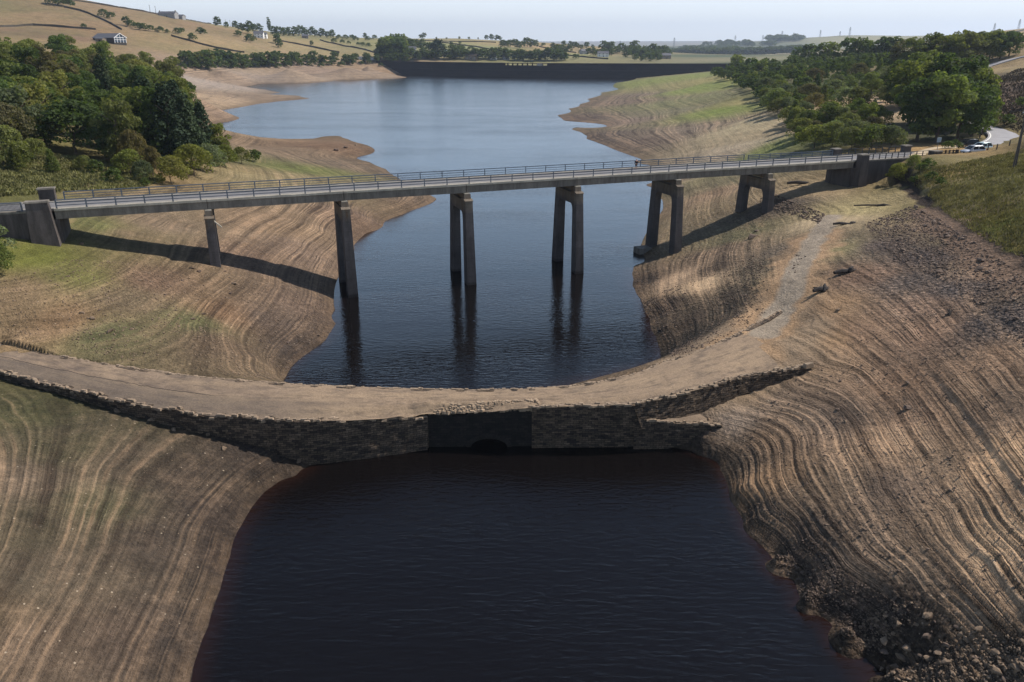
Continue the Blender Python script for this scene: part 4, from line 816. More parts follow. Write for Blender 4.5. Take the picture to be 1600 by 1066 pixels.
# piers: two battered legs joined by a haunched crosshead
def pier(s, zbase):
    zt = ZB - .12; z0 = zbase - 1.5; sh_ = 12.9
    # outline in (perp, z)
    f = lambda z: (z - 0) / 13.0
    fo = lambda z: -1.9 + .85 * f(z); ro_ = lambda z: 8.2 - .8 * f(z); fi = lambda z: -.1 + .62 * f(z); ri = lambda z: 6.4 - .62 * f(z)
    oc = 11.15
    def thick(z): return 1.46 - .30 * f(z)
    m = MB(); zs = [z0] + [z for z in np.arange(math.ceil(z0) + .5, oc - 1.2, 1.6)] + [oc - 1.1]
    def ring(p0, p1, z):
        h = thick(z) / 2 / SPAN; return [vp(s - h, p0, z), vp(s + h, p0, z), vp(s + h, p1, z), vp(s - h, p1, z)]
    def loft(secs):
        vs = [q for r_ in secs for q in r_]; fs = [(3, 2, 1, 0), tuple(4 * (len(secs) - 1) + k for k in range(4))]
        for i in range(len(secs) - 1):
            for k in range(4): fs.append((4 * i + k, 4 * i + (k + 1) % 4, 4 * i + 4 + (k + 1) % 4, 4 * i + 4 + k))
        m.add(vs, fs)
    hz_ = [oc - 1.1, oc - .5, oc - .15]; hx = [0, .12, .34]
    loft([ring(fo(z), fi(z), z) for z in zs] + [ring(fo(z), fi(z) + h, z) for z, h in zip(hz_[1:], hx[1:])] + [ring(fo(oc), fi(oc) + .62, oc)])
    loft([ring(ri(z), ro_(z), z) for z in zs] + [ring(ri(z) - h, ro_(z), z) for z, h in zip(hz_[1:], hx[1:])] + [ring(ri(oc) - .62, ro_(oc), oc)])
    h = thick(12) / 2 / SPAN
    prism(m, s - h, s + h, [(fo(oc) + .001, oc), (ro_(oc) - .001, oc), (ro_(sh_), sh_), (fo(sh_), sh_)])
    # shoulder caps that stick out past the deck edge and the narrower bearing shelf on top
    g = h + .07 / SPAN
    prism(m, s - g, s + g, [(fo(sh_) - .12, sh_), (.9, sh_), (.9, sh_ + .3), (fo(sh_) + .5, sh_ + .3), (fo(sh_) - .12, sh_ + .08)])
    prism(m, s - g, s + g, [(ro_(sh_) + .12, sh_), (ro_(sh_) + .12, sh_ + .08), (ro_(sh_) - .5, sh_ + .3), (5.7, sh_ + .3), (5.7, sh_)])
    g = h * .86
    prism(m, s - g, s + g, [(-.45, sh_ + .3), (7.05, sh_ + .3), (7.0, zt), (-.35, zt)])
    o = vpar(m.build('pier', M_PIERC))
    for p0, p1 in ((-.5, .5), (6.1, 7.1)): c = MB(); prism(c, s - h * .7, s + h * .7, [(p0 + .15, zt + .002), (p1 - .15, zt + .002), (p1 - .15, ZB - .004), (p0 + .15, ZB - .004)]); vpar(c.build('bearing', M_EDGE), o)
    return o
for s, zb in ((-2, 6.2), (-1, -.5), (0, -2), (1, -2), (2, 1.8), (3, 7.4)): pier(s, zb)
# drain spout on the first pier, footing slab beside the fifth
m = MB(); m.tube([vp(-1.97, -.9, 12.6), vp(-1.92, -2.0, 11.9)], .09, 8); vpar(m.build('drain_spout', M_EDGE))
m = MB(); m.box(tuple(unz(1004, 389, .7)[:2]) + (.3,), (2.6, 2.2, 1.5), RZ, .96); vpar(m.build('footing_block', M_FASC, bevel=.05))
# abutments, wing walls, pillars
M_ABUT = masonry('abutment_concrete', lin(88, 78, 72), lin(84, 75, 70), lin(58, 52, 48), 30, 2.6)
def solid(name, s0, s1, prof, mat, **kw): m = MB(); prism(m, s0, s1, prof); return vpar(m.build(name, mat, **kw))
M_AB = concrete('dark_abutment_concrete', lin(86, 79, 75), .5)
solid('abutment', S0 - .14, S0 + .02, [(.25, 8), (DW - .25, 8), (DW - .25, ZB - .02), (.25, ZB - .02)], M_AB)
solid('abutment', S1 - .02, S1 + .14, [(.25, 8), (DW - .25, 8), (DW - .25, ZB - .02), (.25, ZB - .02)], M_AB)
for nm, s0, s1, zb in (('wing_wall', S0 - .9, S0 - .145, 8.5), ('wing_wall', S1 + .145, S1 + 1.1, 9.0)):
    solid(nm, s0, s1, [(-.25, zb), (DW + .25, zb), (DW + .25, DZ - .30), (-.25, DZ - .30)], M_AB)
    solid('wing_wall_coping', s0, s1, [(-.36, DZ - .298), (.42, DZ - .298), (.42, DZ - .02), (-.36, DZ - .02)], M_FASC, bevel=.02)
    solid('wing_wall_coping', s0, s1, [(DW - .42, DZ - .298), (DW + .36, DZ - .298), (DW + .36, DZ - .02), (DW - .42, DZ - .02)], M_FASC, bevel=.02)
def pillar(s, w_, p0, p1, zb, zt, bat=.0):
    m = MB(); h = w_ / 2 / SPAN
    vs = []
    for z, k in ((zb, bat), (zt, 0)):
        vs += [vp(s - h - k * .2 / SPAN, p0 - k, z), vp(s + h + k * .9 / SPAN, p0 - k, z), vp(s + h + k * .9 / SPAN, p1, z), vp(s - h - k * .2 / SPAN, p1, z)]
    m.add(vs, SF); o = vpar(m.build('pillar', M_AB)); c = MB(); prism(c, s - h - .1 / SPAN, s + h + .1 / SPAN, [(p0 - .1, zt + .002), (p1 + .1, zt + .002), (p1 + .04, zt + .2), (p0 - .04, zt + .2)]); vpar(c.build('cap_stone', M_FASC), o)
pillar(S0 - .09, 2.5, -.75, .4, 8.5, 16.35, .85); pillar(S0 - .09, 1.9, DW - .35, DW + .75, 8.5, 16.9)
pillar(S1 + .085, 1.7, -.85, .4, 8.5, 16.3, .3); pillar(S1 + .085, 1.6, DW - .35, DW + .75, 8.5, 16.5)
pillar(S1 + 1.02, 1.9, -.85, .4, 8.5, 16.2, .2); pillar(S1 + 1.02, 1.6, DW - .35, DW + .75, 8.5, 16.4)
# railings: aluminium parapets with posts
def railing(name, s0, s1, p, zb, zt, rails, step, mat, lab, pw=.13, rh=.06, post_lean=0):
    m = MB()
    m.beam(vp(s0, p, rails[0][0]), vp(s1, p, rails[0][0]), rails[0][1], rails[0][1] * 1.1)
    o = vpar(m.build(name, mat)); o['label'] = lab
    for zr, th_ in rails[1:]: q = MB(); q.beam(vp(s0, p, zr), vp(s1, p, zr), th_, th_ * 1.1); vpar(q.build('lower_rail', mat), o)
    n = max(2, int(round((s1 - s0) * SPAN / step)) + 1)
    for i in range(n):
        s = s0 + (s1 - s0) * i / (n - 1); q = MB(); q.beam(vp(s, p, zb), vp(s, p, zt), pw, pw * 1.1); q.box(vp(s, p, zb + .02), (.24, .2, .05), RZ)
        vpar(q.build('railing_post', mat), o)
R3 = [(DZ + 1.08, .11), (DZ + .72, .075), (DZ + .38, .075)]
railing('railing', S0 + .02, S1 - .03, .16, DZ, DZ + 1.12, R3, 3.48, M_GALV, 'near side metal parapet')
railing('railing', S0 + .02, S1 - 1.05, DW - .16, DZ, DZ + 1.12, R3[:2] + [(DZ + .38, .05)], 3.48, M_GALV, 'far side metal parapet')
railing('guard_rail', S1 - 1.0, S1 + .03, DW - .16, DZ, DZ + 1.05, [(DZ + .95, .12), (DZ + .66, .12), (DZ + .38, .12), (DZ + .14, .06)], 2.4, M_GALV, 'section with closer blue grey rails')
R4 = [(DZ + 1.0, .07), (DZ + .15, .05)]
railing('mesh_fence', S0 - .9, S0 - .19, .1, DZ - .02, DZ + 1.04, [(DZ + 1.02, .12), (DZ + .12, .08)], 2.9, M_GALV, 'fence with thin upright bars on the wing wall')
m = MB()
for i in range(100): s = S0 - .9 + .71 * i / 99; m.beam(vp(s, .1, DZ + .1), vp(s, .1, DZ + 1.0), .035, .035)
bb = vpar(m.build('fence_bars', M_DARKFENCE)); bb['label'] = 'thin upright bars of the left fence'
railing('railing', S1 + .15, S1 + .95, .1, DZ - .02, DZ + 1.0, [(DZ + .98, .08), (DZ + .55, .06), (DZ + .2, .05)], 1.5, M_DARKFENCE, 'dark parapet beyond the right abutment')
railing('mesh_fence', S1 + .15, S1 + .95, DW - .1, DZ - .02, DZ + 1.1, [(DZ + 1.08, .06), (DZ + .15, .05), (DZ + .6, .04)], 1.7, M_DARKFENCE, 'fence along the far side of the right approach')

# ------------------------------------------------------------------ ROADS on the right bank
M_ROAD = simple('country_road_asphalt', lin(150, 148, 150), .88, .12, .4, fine=6)
M_LINE = simple('road_line_paint', lin(226, 224, 216), .8, .1, 2)
M_VERGE = simple('gravel_layby', lin(176, 158, 130), .9, .2, .8)
def ribbon(name, pts, w_, mat, lift=.05, off=0, kind='structure', lab=None, cols=5, crown=0.03):
    P = smooth_line(pts, 3); P, t = polyline_sample(P, .8)
    d = np.gradient(P[:, :2], axis=0); d /= np.linalg.norm(d, axis=1)[:, None]; nr = np.stack([-d[:, 1], d[:, 0]], -1)
    zc = P[:, 2] if P.shape[1] > 2 else hfull(P[:, 0], P[:, 1]); zc = np.convolve(np.pad(zc, 4, 'edge'), np.ones(9) / 9, 'valid')
    W = np.interp(np.linspace(0, 1, len(P)), np.linspace(0, 1, len(w_)), w_) if hasattr(w_, '__len__') else np.full(len(P), w_)
    m = MB(); vs = []; fs = []; prof = np.r_[-.5, np.linspace(-.5, .5, cols), .5]; k = len(prof)
    for i in range(len(P)):
        for j, u in enumerate(prof):
            q = P[i][:2] + nr[i] * (u * W[i] + off); z = zc[i] + lift + crown * (1 - (2 * u) ** 2)
            if j in (0, k - 1): z -= .5
            vs.append((q[0], q[1], z))
    for i in range(len(P) - 1):
        for j in range(k - 1): fs.append((i * k + j, i * k + j + 1, (i + 1) * k + j + 1, (i + 1) * k + j))
    m.add(vs, fs); o = m.build(name, mat, smooth=False); tag(o, lab, name.replace('_', ' '), kind=kind); return P, nr, zc
e0 = np.array(vp(S1 + 1.1, 3.5, DZ - .16)); e1 = np.array(vp(S1 + 2.0, 3.9, DZ - .16))
rp = [e0, e1] + [unz(*q) for q in [(1492,238.5,15.3),(1530,236,15.35),(1556,229,15.4),(1572,219,15.5),(1567,210,15.8),(1553,202,16.2),(1535,196,16.6),(1510,190,17.2)]]
RP, RN, RZc = ribbon('road', rp, [5.2, 5.6, 6.5, 7.5, 7.5, 7, 6, 5.5, 5.5], M_ROAD, .12, lab='grey country road curving uphill past the trees')
ribbon('lay_by', [unz(*q) for q in [(1425,245,15.3),(1455,237,15.35),(1480,231.5,15.4),(1505,229,15.4)]], [1.5, 3.6, 4.2, 1.5], M_VERGE, .14, lab='pale gravel lay-by beside the road')
i0 = int(len(RP) * .52); i1 = int(len(RP) * .93)
lm = MB()
Wd = np.interp(np.linspace(0, 1, len(RP)), np.linspace(0, 1, 9), [5.2, 5.6, 6.5, 7.5, 7.5, 7, 6, 5.5, 5.5])
for i in range(i0, i1):
    a = RP[i][:2] + RN[i] * (Wd[i] * .44); b = RP[i + 1][:2] + RN[i + 1] * (Wd[i + 1] * .44); a2 = RP[i][:2] + RN[i] * (Wd[i] * .44 - .22); b2 = RP[i + 1][:2] + RN[i + 1] * (Wd[i + 1] * .44 - .22)
    z = RZc[i] + .135; z2 = RZc[i + 1] + .135
    lm.add([(a[0], a[1], z), (a2[0], a2[1], z), (b2[0], b2[1], z2), (b[0], b[1], z2)], [(0, 1, 2, 3)])
tag(lm.build('road_line', M_LINE), 'white edge line on the inside of the bend', 'road line', kind='structure')
up = np.array([ground(*q, dmin=200) for q in [(1500,116),(1530,108),(1560,99),(1590,91),(1640,80)]]); ribbon('upper_road', up, 5.5, M_ROAD, .3, lab='pale lane climbing the hill on the right')

# ------------------------------------------------------------------ VEGETATION
def leaf_mat(name, c, var=.3, trans=.45):
    b = NB(name); P = b.pos(); n = b.noise(P, .55, 3, .6); n2 = b.noise(P, 3.5, 2, .6); r_ = b.rand()
    k = b.math('MULTIPLY', b.math('MULTIPLY', b.ramp(n, .3, .7, 1 - var, 1 + var), b.ramp(n2, .25, .75, .7, 1.35)), b.ramp(r_, 0, 1, .75, 1.25))
    cc = b.new('ShaderNodeCombineColor'); [b.link(k, cc.inputs[i]) for i in range(3)]
    col = b.mix(1.0, tuple(c), cc.outputs[0], 'MULTIPLY'); warm = tuple(x * y for x, y in zip(c, (1.5, 1.12, .7)))
    col = b.mix(b.ramp(b.math('FRACT', b.math('MULTIPLY', r_, 7.3)), .5, 1, 0, .35), col, b.mix(1.0, warm, cc.outputs[0], 'MULTIPLY'))
    b.link(col, b.p.inputs['Base Color']); b.p.inputs['Roughness'].default_value = .75; b.p.inputs['Specular IOR Level'].default_value = .15
    tr = b.new('ShaderNodeBsdfTranslucent'); b.link(b.mix(1.0, col, (1.3, 1.4, .6), 'MULTIPLY'), tr.inputs[0]); mx = b.new('ShaderNodeMixShader'); mx.inputs[0].default_value = trans
    b.link(b.p.outputs[0], mx.inputs[1]); b.link(tr.outputs[0], mx.inputs[2]); b.link(mx.outputs[0], b.out.inputs[0]); return b.mat
LM = {'pine': leaf_mat('pine_needles', (.032, .050, .024), .3, .1), 'dark': leaf_mat('dark_leaves', (.072, .104, .032)), 'mid': leaf_mat('green_leaves', (.118, .142, .040)),
      'olive': leaf_mat('olive_leaves', (.145, .155, .05)), 'willow': leaf_mat('grey_green_leaves', (.125, .145, .075)), 'bright': leaf_mat('yellow_green_leaves', (.14, .155, .04)), 'brown': leaf_mat('browning_leaves', (.105, .095, .045))}
CW = {'pine': 'blackish green', 'dark': 'dark green', 'mid': 'mid green', 'olive': 'olive green', 'willow': 'grey-green', 'bright': 'yellow-green', 'brown': 'browning'}
M_BARK = simple('bark', lin(92, 80, 68), .95, .3, 4, space='obj')
def crown_pts(shape, n, rg):
    """unit-height crown: returns points, outward normals"""
    pts = []; nr = []
    if shape == 'pine':
        nl = 46; cs = []
        for i in range(nl):
            t = (i + .5) / nl; a = i * 2.4 + rg.uniform(-.4, .4); rad = (.20 * (1 - t) ** .75 + .03) * rg.uniform(.6, 1.15)
            cs.append((math.cos(a) * rad * .8, math.sin(a) * rad * .8, .12 + t * .84, .095 * (1 - t * .55), .055))
    elif shape == 'tall':
        cs = [(0, 0, .62, .17, .22), (0, 0, .35, .2, .2)]
        for i in range(28):
            a = rg.uniform(0, 6.28); t = rg.uniform(.12, .90); rad = .29 * math.sin(math.pi * min(1, (t + .08) / 1.08)) ** .6 * rg.uniform(.7, 1.1)
            cs.append((math.cos(a) * rad, math.sin(a) * rad, t, rg.uniform(.09, .14), rg.uniform(.08, .12)))
    elif shape == 'poplar':
        cs = [(rg.uniform(-.03, .03), rg.uniform(-.03, .03), t, .10 * math.sin(math.pi * min(1, t)) ** .5 + .02, .09) for t in np.linspace(.15, .93, 10)]
    else:
        cs = [(0, 0, .40, .36, .36)]
        for i in range(30):
            a = rg.uniform(0, 6.28); e = rg.uniform(-.25, 1.45); cs.append((math.cos(a) * .46 * math.cos(e), math.sin(a) * .46 * math.cos(e), .30 + .50 * math.sin(e), rg.uniform(.12, .22), rg.uniform(.12, .19)))
    wts = np.array([c[3] ** 2 for c in cs]); wts /= wts.sum(); pick = rg.choice(len(cs), n, p=wts); cs = np.array(cs)[pick]
    v = rg.normal(size=(n, 3)); v /= np.linalg.norm(v, axis=1)[:, None]; v[:, 2] = np.where(v[:, 2] < -.55, -v[:, 2], v[:, 2])
    rr = rg.uniform(.72, 1.06, n)[:, None]; P = cs[:, :3] + v * rr * np.stack([cs[:, 3], cs[:, 3], cs[:, 4]], -1)
    P[:, 2] = np.maximum(P[:, 2], .015); return P, v
def leaf_cards(P, N, size, rg, asp=1.0):
    n = len(P); Nn = N + rg.normal(0, .55, (n, 3)); Nn /= np.linalg.norm(Nn, axis=1)[:, None]
    a = np.cross(Nn, rg.normal(size=(n, 3))); a /= np.linalg.norm(a, axis=1)[:, None]; b = np.cross(Nn, a)
    s = (size * rg.uniform(.55, 1.35, n))[:, None]
    k = rg.uniform(.35, 1, (n, 4, 1))
    V = np.stack([P - a * s * k[:, 0], P - b * s * asp * k[:, 1], P + a * s * k[:, 2], P + b * s * asp * k[:, 3]], 1).reshape(-1, 3)
    return V, np.arange(4 * n).reshape(-1, 4)
HID = []
def tree_proto(shape, colr, seed, n, leaf, trunk=True, name=None):
    rg = np.random.default_rng(seed); P, N = crown_pts(shape, n, rg); V, Fq = leaf_cards(P, N, leaf, rg)
    return dict(V=V, F=Fq, shape=shape, col=colr, seed=seed)
def trunk_mb(shape, rg):
    m = MB(); top = {'pine': .9, 'tall': .72, 'poplar': .85}.get(shape, .45); w0 = {'pine': .016, 'tall': .024, 'poplar': .014}.get(shape, .02)
    pts = [(rg.uniform(-.01, .01) * i, rg.uniform(-.01, .01) * i, -.04 + (top + .04) * i / 5) for i in range(6)]
    m.tube(pts, [w0 * (1 - .15 * i) for i in range(6)], 7)
    for k in range(5):
        a = k * 1.9 + .3; z = top * (.35 + .12 * k); L_ = {'pine': .13, 'poplar': .05}.get(shape, .24)
        m.tube([(0, 0, z), (math.cos(a) * L_ * .5, math.sin(a) * L_ * .5, z + L_ * .4), (math.cos(a) * L_, math.sin(a) * L_, z + L_ * .8)], [w0 * .5, w0 * .35, w0 * .15], 5)
    return m
PROTO = {}
def proto(shape, colr, var, far):
    k = (shape, colr, var, far)
    if k not in PROTO:
        n, leaf = {('round', 0): (3600, .034), ('tall', 0): (4800, .026), ('pine', 0): (5200, .021), ('poplar', 0): (1600, .026), ('round', 1): (520, .085), ('tall', 1): (560, .072), ('pine', 1): (560, .05), ('poplar', 1): (300, .055)}[(shape, far)]
        seed = hash((shape, var, far)) if False else (len(shape) * 100 + var * 7 + far)
        rg = np.random.default_rng(seed); P, N = crown_pts(shape, n, rg); V, Fq = leaf_cards(P, N, leaf, rg)
        me_o = np_mesh('crown', V, Fq, LM[colr]); tm = trunk_mb(shape, random.Random(seed)).build('trunk', M_BARK)
        COL.objects.unlink(me_o); COL.objects.unlink(tm); PROTO[k] = (me_o, tm, V, Fq)
    return PROTO[k]
TREES = []   # px, py, x, y, z, height, shape, colour, place text, group
def add_tree(p, h, shape, colr, place, group, wide=1.0, lab=None, name=None, cat=None):
    TREES.append(dict(p=p, h=h, shape=shape, col=colr, place=place, group=group, wide=wide, lab=lab, D=math.hypot(p[0], p[1]), name=name, cat=cat))
def T(px, py, h, shape, colr, place, group, wide=1.0, lab=None, dmin=60, **kw): add_tree(ground(px, py, dmin), h, shape, colr, place, group, wide, lab, **kw)
def in_poly(x, y, poly):
    r_ = False; j = len(poly) - 1
    for i in range(len(poly)):
        xi, yi = poly[i]; xj, yj = poly[j]
        if (yi > y) != (yj > y) and x < (xj - xi) * (y - yi) / (yj - yi) + xi: r_ = not r_
        j = i
    return r_
GL = 'trees of the wood on the left bank'; GR = 'trees of the wood on the right bank'
# left wood: named edge trees
for px, py, h, s, c, wd, lab in [
 (398,253,3.4,'round','willow',1,'small grey-green willow bush nearest the water on the left bank'), (378,256,4.2,'round','olive',1,'low olive bush second from the tip of the left wood'),
 (352,262,5.2,'round','mid',1,None), (330,268,6.0,'round','willow',1,None), (304,276,6.6,'round','bright',1,'yellow-green rounded bush at the foot of the dark pines'),
 (268,288,5.4,'round','olive',1,'olive bush in front of the pines near the bridge fence'), (226,284,4.0,'round','willow',.8,None), (228,292,1.6,'round','bright',1,'tiny bright green bush behind the bridge railing'),
 (345,250,8.5,'tall','mid',1,None), (322,246,12.5,'pine','pine',1.15,'dark pine at the right hand end of the left wood'), (300,258,15,'pine','pine',1.1,None), (272,262,16.5,'pine','pine',1.1,None), (250,258,15,'pine','dark',1.2,None), (285,240,16,'pine','pine',1.1,None), (240,240,16,'pine','pine',1.2,None), (215,240,14,'tall','mid',1,None),
 (192,258,12.5,'tall','olive',.9,'slim olive-green tree between the round bush and the pines'), (212,266,8,'round','brown',.6,'browning slim bush left of the dark pines'), (205,275,5,'round','mid',1,None), (240,277,6,'tall','brown',.8,None),
 (118,240,10.5,'round','dark',1.35,'broad dome of dark green bush standing alone before the left wood'), (165,248,9.5,'round','dark',1.1,None),
 (84,272,4.2,'pine','mid',1.3,'small blue-green young pine in the bracken'), (28,268,4.5,'pine','mid',1.3,None), (6,258,7,'round','olive',1,None), (150,272,2.6,'round','bright',1,None), (55,250,4,'round','olive',1,None), (132,268,3,'round','olive',1,None), (15,235,9,'round','brown',.9,None), (40,228,11,'tall','willow',1,None), (72,226,12,'tall','olive',1,None), (355,255,5,'tall','brown',.8,None), (178,285,2.6,'round','olive',1.2,None),(36,262,3.5,'round','mid',1,None)]:
    T(px, py, h, s, c, 'at the front edge of the left wood', GL, wd, lab)
T(-14, 412, 5.2, 'round', 'willow', '', 'bushes below the left wing wall', 1.0, 'grey-green bush below the left wing wall at the photo edge', name='bush', cat='bush'); T(-10, 428, 4, 'round', 'mid', '', 'bushes below the left wing wall', 1.0, 'low green bush in front of the wing wall bush', name='bush', cat='bush')
LWOOD = [(-200,235),(60,226),(110,232),(225,240),(320,240),(300,200),(292,175),(284,150),(276,130),(262,116),(150,103),(0,93),(-200,82)]
RWOOD = [(1112,119),(1160,137),(1192,162),(1234,200),(1246,224),(1300,232),(1400,232),(1405,190),(1410,150),(1480,120),(1500,106),(1400,100),(1250,98),(1150,100),(1108,110)]
def scatter(poly, azr, dr, rfun, n):
    rg = np.random.default_rng(5); out = []; tries = 0
    while tries < n:
        tries += 1; a = R(rg.uniform(*azr)); D = math.sqrt(rg.uniform(dr[0] ** 2, dr[1] ** 2)); x, y = D * math.sin(a), D * math.cos(a)
        z = hz_at(x, y)
        if z < 9: continue
        px, py = project(x, y, z)
        if not in_poly(px, py, poly): continue
        rr = rfun(D, px, py)
        if any((x - q[0]) ** 2 + (y - q[1]) ** 2 < rr * rr for q in out): continue
        out.append((x, y, z, D, px, py))
    return out
rr_ = random.Random(3)
for x, y, z, D, px, py in scatter(LWOOD, (-38, -19), (165, 470), lambda D, px, py: 5.0 + .016 * D, 2600):
    dk = 150 < px < 330 and py > 130
    sh_, c = rr_.choice([('pine', 'pine'), ('pine', 'dark'), ('tall', 'dark'), ('tall', 'mid')]) if dk else rr_.choice([('tall', 'dark'), ('tall', 'mid'), ('tall', 'olive'), ('round', 'mid'), ('tall', 'brown'), ('tall', 'dark'), ('round', 'olive')])
    if px > 170 and 105 < py < 150: sh_, c = rr_.choice([('round', 'willow'), ('round', 'olive'), ('tall', 'olive')])
    h = rr_.uniform(9, 13.5) * (1.12 if dk else 1) * (.8 if sh_ == 'round' else 1) * (.75 if py < 112 and px > 120 else 1)
    row = 'front rows' if D < 230 else ('middle rows' if D < 310 else 'back rows'); side_ = 'left end' if px < 90 else ('middle' if px < 200 else 'lake side')
    add_tree(np.array((x, y, z)), h, sh_, c, 'in the left wood, %s, %s' % (row, side_), GL, 1.1)
# right wood
for px, py, h, s, c, wd, lab in [
 (1118,119,7,'round','olive',1.1,'first rounded bush of the right shore hedge, nearest the dam'), (1135,126,7,'round','olive',1.1,None), (1152,133,7.5,'round','olive',1.1,None), (1172,142,6.5,'round','mid',1.2,None), (1190,156,6.5,'round','olive',1.2,None), (1205,168,6.5,'round','mid',1.2,None), (1215,180,5.5,'round','olive',1.2,None), (1236,196,6,'round','olive',1.2,'rounded bush beside the green strip on the right shore'),
 (1250,218,5.5,'round','olive',1.2,None), (1272,232,5.5,'round','bright',1.3,'yellow-green bush right behind the far parapet'), (1300,228,5.6,'round','olive',1.2,None), (1330,234,5,'round','olive',1.2,None), (1362,234,5.6,'round','mid',1.2,'bushy green shrub behind the right approach fence'), (1392,232,5,'round','willow',1,None), (1290,205,6.5,'tall','mid',1,None), (1352,205,7.5,'tall','mid',.9,None), (1335,195,7,'tall','dark',.9,None), (1370,200,6,'round','mid',1,None), (1240,170,6.5,'pine','mid',1.2,None), (1242,200,5,'round','mid',1,None), (1320,215,6,'round','olive',1.1,None), (1262,208,6,'round','mid',1.1,None), (1218,150,7,'round','mid',1,None),
 (1120,110,7,'round','mid',1,None), (1150,112,14,'tall','mid',1.4,'tall rounded tree above the bushes near the dam end'), (1172,116,11,'tall','dark',1.3,None), (1190,118,10,'tall','mid',1.2,None), (1210,120,9,'tall','dark',1.2,None)]:
    T(px, py, h, s, c, 'along the shore edge of the right wood', GR, wd, lab, dmin=140)
for px, py, h, c, wd, lab in [(1432,222,14,'dark',1.15,'big dark sycamore nearest the bridge on the right'), (1462,224,15,'mid',1.15,'tall yellowish tree in the middle of the roadside clump'), (1495,220,15,'dark',1.1,None), (1518,214,13,'dark',1.0,None), (1536,206,8,'mid',1,'lowest tree of the roadside clump, beside the road bend'), (1420,195,17,'mid',1.1,None), (1455,190,16.5,'olive',1.15,'tallest olive tree at the back of the roadside clump'), (1482,192,18,'dark',1.1,None), (1508,196,15,'mid',1.1,None), (1408,170,15,'dark',1.15,None), (1440,160,15,'mid',1.2,None)]:
    T(px, py, h, 'tall', c, 'in the big roadside clump on the right', 'trees of the roadside clump', wd, lab, dmin=140)
for px, py, h, s, c in [(1245,99,15,'tall','dark'),(1262,99,17,'tall','dark'),(1280,99,16,'tall','dark'),(1298,97,15,'tall','mid'),(1325,98,18,'tall','dark'),(1342,98,17,'tall','dark'),(1358,98,15,'tall','dark'),(1378,97,17,'tall','dark'),(1392,96,17,'tall','dark'),(1408,104,14,'tall','brown'),(1425,104,14,'tall','mid'),(1450,100,15,'tall','mid'),(1466,100,15,'tall','mid'),(1480,106,15,'tall','mid'),(1494,108,18,'tall','olive'),(1508,106,17,'tall','olive'),(1530,98,16,'tall','mid'),(1545,96,15,'tall','mid'),(1562,92,14,'tall','dark'),(1576,88,13,'tall','dark'),(1434,92,12,'tall','brown'),(1536,88,10,'poplar','dark')]:
    T(px, py, h * .92, s, c, 'in the skyline row above the right wood', 'skyline trees above the right wood', 1.25, dmin=300)
T(1522, 124, 7, 'round', 'willow', '', '', 1.3, 'lone rounded grey-green bush below the upper lane', dmin=200, name='bush', cat='bush')
T(1427, 268, 3.0, 'round', 'olive', '', '', .9, 'leafy sapling in front of the right hand parapet pillar', name='bush', cat='bush'); T(1402, 284, 3.4, 'round', 'bright', '', '', 1.0, 'bright green bush at the foot of the right wing wall', name='bush', cat='bush')
for i, (px, py, h) in enumerate([(1440,270,1.7),(1455,282,1.5),(1470,290,1.4),(1428,288,1.4),(1450,262,1.6),(1492,232,1.8),(1480,232,1.5),(1598,170,3),(1575,195,2.5),(1548,184,2.8)]):
    T(px, py, h, 'round', ['mid', 'olive', 'dark'][i % 3], 'in the rough grass of the right slope', 'low bushes on the right slope', 1.3, name='bush', cat='bush', dmin=110)
for x, y, z, D, px, py in scatter(RWOOD, (14, 31), (165, 640), lambda D, px, py: 4.0 + .008 * D, 3200):
    if 1305 < px < 1350 and 148 < py < 172: continue
    if 1365 < px < 1402 and 172 < py < 222: continue
    sh_, c = rr_.choice([('pine', 'mid'), ('tall', 'mid'), ('round', 'mid'), ('tall', 'olive'), ('round', 'willow'), ('pine', 'dark'), ('round', 'brown'), ('tall', 'willow')])
    h = rr_.uniform(4.5, 8.5) if D > 230 else rr_.uniform(4, 6.5)
    row = 'front part' if D < 230 else ('middle part' if D < 340 else 'back part'); side_ = 'lake side' if px < 1250 else ('middle' if px < 1340 else 'road side')
    add_tree(np.array((x, y, z)), h, sh_, c, 'in the right wood, %s, %s' % (row, side_), GR, 1.15)
# belt along the far left shore
for i in range(66):
    t = i / 65; px = 285 + 355 * t + rr_.uniform(-4, 4); py = 109 - 9 * t + rr_.uniform(-3, 1.5); front = i % 3 == 0
    s, c = (('round', rr_.choice(['willow', 'olive', 'mid'])) if front else ('tall', rr_.choice(['mid', 'dark', 'dark', 'olive'])))
    h = (7 if front else 15.5) * rr_.uniform(.8, 1.15) * (1 - .25 * t)
    T(px, py + (1.5 if front else -2), h, s, c, 'in the %s of the far left shore belt' % ('left third', 'middle third', 'right third')[min(2, int(t * 3))], 'trees of the belt along the far left shore', 1.35, dmin=500)
